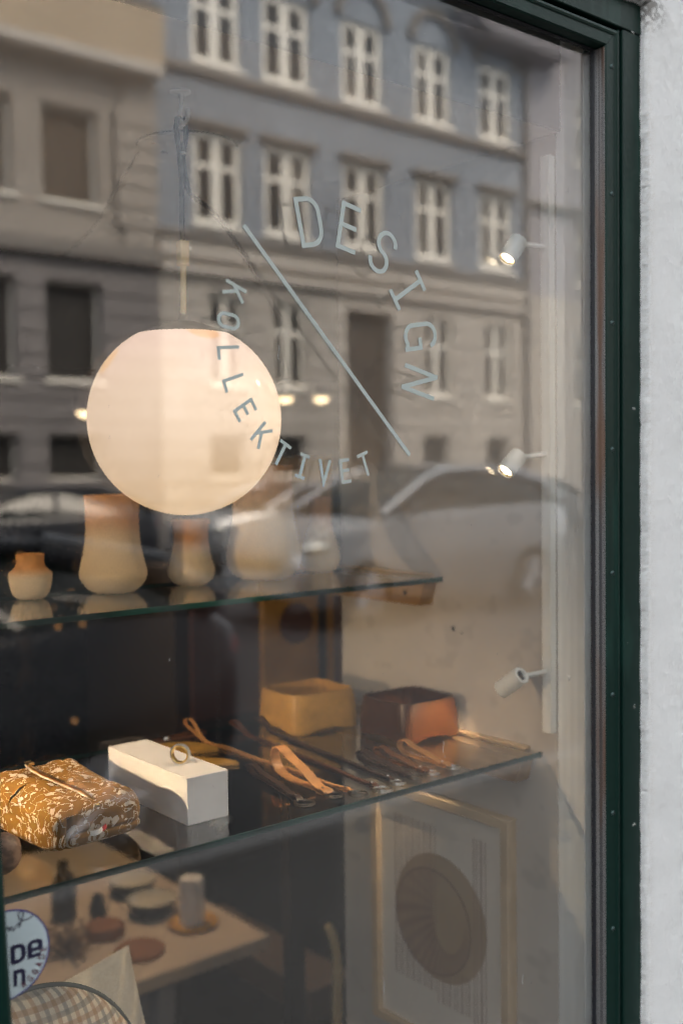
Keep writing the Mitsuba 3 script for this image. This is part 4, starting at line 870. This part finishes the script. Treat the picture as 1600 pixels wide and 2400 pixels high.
# ------------------------------------------------------------------ the houses across the street (seen mirrored in the glass)
YF = -18.6
def win(parent, x0, x1, z0, z1, transom=0.66, pane='m_pane', cols=2, fw=0.165, mw=0.25, set_=0.10):
    W, H = x1 - x0, z1 - z0
    k = name(parent + '__window'); holes = []
    cw_ = (W - 2 * fw - (cols - 1) * mw) / cols
    for i in range(cols):
        a = x0 + fw + i * (cw_ + mw)
        if transom:
            zt = z0 + fw + (H - 2 * fw) * transom
            holes += [sbox(a, z0 + fw, a + cw_, zt - 0.06), sbox(a, zt + 0.06, a + cw_, z1 - fw)]
        else: holes += [sbox(a, z0 + fw, a + cw_, z1 - fw)]
    frame = sbox(x0, z0, x1, z1).difference(unary_union(holes))
    put(k + '__frame', slab(frame, YF - set_ - 0.06, YF - set_), 'm_cream')
    if transom and RNG.uniform() < 0.6:                   # drawn curtains behind some panes
        for h in holes[:2] if RNG.uniform() < .5 else holes[2:]:
            a_, b_, c_, d_ = h.bounds; wd = (c_ - a_) * RNG.uniform(.25, .6)
            put(k + '__curtain', bx(a_, a_ + wd, YF - set_ - 0.039, YF - set_ - 0.034, b_, d_), 'm_curtain')
    for h in holes: put(k + '__pane', slab(h.buffer(0.01), YF - set_ - 0.05, YF - set_ - 0.04), pane)
    if z0 > 2.6: put(k + '__sill', bx(x0 - 0.06, x1 + 0.06, YF - 0.05, YF + 0.09, z0 - 0.09, z0 - 0.002, 0.01), 'm_cream')
def house(nm, label, x0, x1, top, zbase, mwall, mbase, wins, doors=()):
    k = thing(nm, label, 'house', 'houses across the street')
    wall = sbox(x0, zbase, x1, top); base = sbox(x0, -0.9, x1, zbase - 0.002)
    for w_ in wins: wall = wall.difference(sbox(*[w_[0], w_[2], w_[1], w_[3]])); base = base.difference(sbox(w_[0], w_[2], w_[1], w_[3]))
    for d_ in doors: base = base.difference(sbox(d_[0], d_[2], d_[1], d_[3]))
    put(k + '__wall', slab(wall, YF - 0.40, YF), mwall)
    put(k + '__plinth', slab(base, YF - 0.40, YF - 0.03), mbase)
    z = 0.0
    while z < zbase - 0.3:                                 # rusticated stone courses
        zz = min(z + 0.42, zbase)
        c = base.intersection(sbox(x0, z + 0.02, x1, zz - 0.02))
        for g_ in getattr(c, 'geoms', [c]):
            if not g_.is_empty: put(k + '__stone_course', slab(g_, YF - 0.032, YF + 0.02), mbase)
        z = zz
    put(k + '__cavity', bx(x0, x1, YF - 0.7, YF - 0.42, -0.3, top), 'm_dark')
    rf = trimesh.Trimesh([[x0, YF + 0.3, top], [x1, YF + 0.3, top], [x1, YF - 3.5, top + 2.6], [x0, YF - 3.5, top + 2.6]], [[0, 1, 2], [0, 2, 3]], process=False)
    put(k + '__roof', rf, 'm_roof')
    return k
BC = [(11.80, 13.06), (13.62, 14.95), (15.87, 17.17), (18.18, 19.48), (20.50, 21.76)]
wb = []
for a, b in BC: wb += [(a, b, 6.31, 8.30), (a, b, 9.68, 11.58), (a, b, 13.0, 14.6)]
gw = [(12.1, 13.05, 2.93, 4.88), (13.74, 14.74, 2.93, 4.88), (18.39, 19.47, 2.90, 4.88), (20.65, 21.65, 2.90, 4.86)]
bw = [(12.1, 13.05, 0.95, 1.90), (13.74, 14.74, 0.95, 1.90), (18.37, 19.36, 0.95, 1.95), (20.70, 21.6, 0.92, 1.90)]
bh = house('blue_house', 'grey-blue plastered house with cream windows across the street', 10.93, 22.15, 15.2, 6.02, 'm_blue', 'm_stonebase', wb + gw + bw, [(15.91, 17.40, 0.0, 4.86)])
for w_ in wb: win(bh, *w_)
for w_ in gw: win(bh, *w_, pane='m_reveal', fw=0.12, mw=0.20)
for w_ in bw: win(bh, *w_, transom=0, pane='m_reveal', cols=1, fw=0.07)
put(bh + '__door', bx(15.91, 17.40, YF - 0.36, YF - 0.30, 0, 4.86), 'm_door')
for i in range(6): put(bh + '__door_panel', bx(16.03 + (i % 2) * 0.70, 16.58 + (i % 2) * 0.70, YF - 0.30, YF - 0.28, 0.3 + (i // 2) * 1.45, 1.5 + (i // 2) * 1.45, 0.02), 'm_door')
for a, b in BC:
    put(bh + '__window_hood', bx(a - 0.12, b + 0.12, YF - 0.02, YF + 0.16, 8.32, 8.48, 0.02), 'm_bluetrim')
    c = ((a + b) / 2, 11.62); R_ = (b - a) / 2 + 0.02
    arch = affinity.intersection(Point(c).buffer(R_ + 0.20, 32).difference(Point(c).buffer(R_, 32)), sbox(a - 1, 11.62, b + 1, 13)) if hasattr(affinity, 'intersection') else Point(c).buffer(R_ + 0.20, 32).difference(Point(c).buffer(R_, 32)).intersection(sbox(a - 1, 11.62, b + 1, 13))
    put(bh + '__window_arch', slab(arch, YF - 0.02, YF + 0.10), 'm_bluetrim')
put(bh + '__string_course', bx(10.93, 22.15, YF - 0.02, YF + 0.14, 9.36, 9.56, 0.03), 'm_bluetrim')
put(bh + '__cornice', bx(10.93, 22.15, YF - 0.02, YF + 0.20, 5.92, 6.12, 0.03), 'm_bluetrim')
put(bh + '__cornice', bx(10.93, 22.15, YF - 0.02, YF + 0.12, 5.55, 5.918, 0.03), 'm_stonebase')
put(bh + '__cornice', bx(10.93, 22.15, YF - 0.02, YF + 0.17, 5.22, 5.40, 0.03), 'm_stonebase')
bw2 = [(x, x + 1.18, z0, z1) for x in (1.7, 3.35, 5.0, 6.70, 8.46) for z0, z1 in ((6.33, 8.17), (2.90, 4.82), (0.97, 1.88))]
be = house('beige_house', 'beige house with a wooden balcony and dark wide windows across the street', -12, 10.90, 15.0, 5.28, 'm_beige', 'm_greybase', bw2)
for w_ in bw2: win(be, *w_, transom=0, pane='m_blind' if w_[2] > 5 else 'm_reveal', cols=1, fw=0.06, set_=0.22)
put(be + '__cornice', bx(-12, 10.90, YF - 0.02, YF + 0.20, 5.28, 5.60, 0.03), 'm_bluetrim')
put(be + '__pilaster', bx(10.15, 10.85, YF - 0.02, YF + 0.10, 5.62, 9.0, 0.02), 'm_beige')
for z_ in (5.98, 6.38, 6.78, 7.18, 7.58, 7.98): put(be + '__pilaster_block', bx(9.95, 10.88, YF + 0.10, YF + 0.14, z_, z_ + 0.36, 0.02), 'm_beige')
YBc = YF + 0.55
bc = put(be + '__balcony', bx(-12, 10.85, YF, YBc, 8.94, 9.16, 0.03), 'm_stonebase')
for i in range(108):
    x_ = 10.85 - (i + 1) * 0.10
    put(bc + '__slat', bx(x_ + 0.008, x_ + 0.10, YBc - 0.06, YBc - 0.03 - 0.006 * (i % 3), 9.17, 10.25), 'm_balcony')
put(bc + '__handrail', bx(-12, 10.86, YBc - 0.10, YBc + 0.01, 10.26, 10.34, 0.02), 'm_bluetrim')
bw3 = [(x, x + 1.2, z0, z1) for x in (24.4, 26.8, 29.2, 31.6, 34) for z0, z1 in ((2.8, 4.7), (6.2, 8.1), (9.6, 11.5))]
ma = house('mauve_house', 'pale mauve house right of the blue one across the street', 22.2, 48, 15.4, 5.8, 'm_mauve', 'm_stonebase', bw3)
for w_ in bw3: win(ma, *w_)
put(ma + '__downpipe', cyl((22.24, YF + 0.10, 0.1), (22.24, YF + 0.10, 15.2), 0.07, 16), 'm_bluetrim')
put(ma + '__cornice', bx(22.2, 48, YF - 0.02, YF + 0.22, 8.18, 8.36, 0.03), 'm_bluetrim')
# projecting bay with a rounded underside
bay = put(bh + '__bay', slab(Polygon([(19.6, 12.4), (19.7, 12.15), (20.1, 11.98), (23.1, 11.98), (23.5, 12.15), (23.6, 12.4), (23.6, 15.0), (19.6, 15.0)]), YF, YF + 0.85), 'm_mauve')
put(bay + '__ledge', bx(19.5, 23.7, YF, YF + 1.0, 12.62, 12.80, 0.04), 'm_cream')

# ------------------------------------------------------------------ parked cars (seen mirrored)
def car(label, xf, ynear, paint, L=4.15, W=1.75, Hh=1.46, flip=False, grp='cars parked in the street', zs=1.0):
    k = thing('parked_car', label, 'car', grp)
    gz = -0.12
    def M(m):
        v = np.array(m.vertices); f = np.array(m.faces)
        x = xf + (L - v[:, 0] if flip else v[:, 0])
        m2 = trimesh.Trimesh(np.c_[x, -(ynear + W / 2) + v[:, 1], v[:, 2] * zs + gz], f, process=False)
        if flip: m2.invert()
        return m2
    st_ = [(0.0, .42, .70, .62), (0.05, .30, .78, .74), (0.25, .24, .86, .82), (0.7, .22, .93, .86), (1.15, .22, .99, .875), (1.6, .22, 1.03, .875), (2.6, .22, 1.05, .875), (3.4, .22, 1.07, .87), (3.9, .26, 1.08, .85), (4.10, .34, 1.05, .80), (4.15, .45, .98, .74)]
    rows = []
    for x, zb, zt, hw in st_:
        q = [(-hw * .9, zb), (-hw, zb + .12), (-hw * 1.01, (zb + zt) / 2), (-hw * .985, zt - .10), (-hw * .90, zt), (0, zt + .02), (hw * .90, zt), (hw * .985, zt - .10), (hw * 1.01, (zb + zt) / 2), (hw, zb + .12), (hw * .9, zb), (-hw * .9, zb)]
        rows.append([(x, y_, z_) for y_, z_ in q])
    P = np.array(rows); m = grid_mesh(P, flip=True)
    def endcap(r): c = r.mean(0); n_ = len(r); return trimesh.Trimesh(np.vstack([r, c]), [[i, (i + 1) % n_, n_] for i in range(n_)], process=False)
    put(k + '__body', M(cat([m, endcap(P[0]), endcap(P[-1])])), paint, smooth=38)
    gh = [(1.02, 1.00, 1.00, .80), (1.35, 1.02, 1.17, .79), (1.70, 1.03, 1.33, .74), (2.05, 1.04, Hh - .045, .68), (2.6, 1.05, Hh - .02, .67), (3.2, 1.06, Hh - .05, .66), (3.75, 1.07, 1.30, .68), (4.02, 1.06, 1.08, .74)]
    rows = []
    for x, zb, zt, hw in gh:
        b_ = .80
        rows.append([(x, y_, z_) for y_, z_ in [(-b_, zb), (-hw, max(zt - .05, zb)), (-hw * .85, zt), (0, zt + .015), (hw * .85, zt), (hw, max(zt - .05, zb)), (b_, zb)]])
    put(k + '__window_band', M(grid_mesh(np.array(rows), flip=True)), 'm_carglass', smooth=30)
    rf = [[(x, y_, z_ + .018) for y_, z_ in [(-hw * 1.0, zt - .045), (-hw * .85, zt), (0, zt + .015), (hw * .85, zt), (hw * 1.0, zt - .045)]] for x, zb, zt, hw in gh[3:7]]
    put(k + '__roof', M(grid_mesh(np.array(rf), flip=True)), paint, smooth=True)
    for s_ in (-1, 1):
        put(k + '__front_pillar', M(tube([(1.05, s_ * .80, 1.01), (1.70, s_ * .755, 1.315), (2.08, s_ * .69, Hh - .06)], .045, 8)), paint, smooth=True)
        put(k + '__rear_pillar', M(tube([(3.22, s_ * .67, Hh - .08), (3.75, s_ * .70, 1.27), (4.02, s_ * .78, 1.08)], .075, 8)), paint, smooth=True)
        put(k + '__door_pillar', M(tube([(2.45, s_ * .805, 1.05), (2.50, s_ * .69, Hh - .06)], .03, 8)), 'm_carblack', smooth=True)
        put(k + '__roof_rail', M(tube([(2.05, s_ * .69, Hh - .06), (2.6, s_ * .685, Hh - .04), (3.25, s_ * .675, Hh - .08)], .035, 8)), paint, smooth=True)
        m = trimesh.creation.icosphere(2, 1.0); m.apply_scale([.07, .08, .06]); m.apply_translation((1.42, s_ * .92, 1.06)); put(k + '__mirror', M(m), 'm_carblack', smooth=True)
        m = trimesh.creation.icosphere(3, 1.0); m.apply_scale([.22, .13, .06]); m.apply_translation((0.24, s_ * .70, .74)); put(k + '__headlight', M(m), 'm_silver', smooth=True)
        m = trimesh.creation.icosphere(2, 1.0); m.apply_scale([.10, .12, .13]); m.apply_translation((4.08, s_ * .66, .86)); put(k + '__tail_light', M(m), 'm_red', smooth=True)
        for x in (0.78, 3.38):
            wk = put(k + '__wheel', M(cyl((x, s_ * .72, .315), (x, s_ * .895, .315), .315, 40)), 'm_tyre', smooth=40)
            put(wk + '__rim', M(cyl((x, s_ * .885, .315), (x, s_ * .905, .315), .205, 40)), 'm_rim', smooth=40)
            for t in range(5):
                a_ = t * 2 * PI / 5; put(wk + '__spoke', M(tube([(x, s_ * .91, .315), (x + .19 * math.cos(a_), s_ * .905, .315 + .19 * math.sin(a_))], .022, 6)), 'm_rim')
    put(k + '__bumper', M(bx(-0.03, 0.12, -.66, .66, .30, .50, .03)), paint)
    put(k + '__grille', M(bx(-0.035, 0.06, -.40, .40, .53, .64, .01)), 'm_carblack')
    return k
car('silver hatchback mirrored in the window', 6.6, 7.6, 'm_carsilver', zs=1.17)
car('black car at the near kerb', -1.35, 3.15, 'm_carblack')
car('black car at the far kerb', 4.2, 13.4, 'm_carblack')
car('silver car at the far kerb', 9.3, 13.5, 'm_carsilver')
car('second black car at the far kerb', 14.4, 13.4, 'm_carblack')
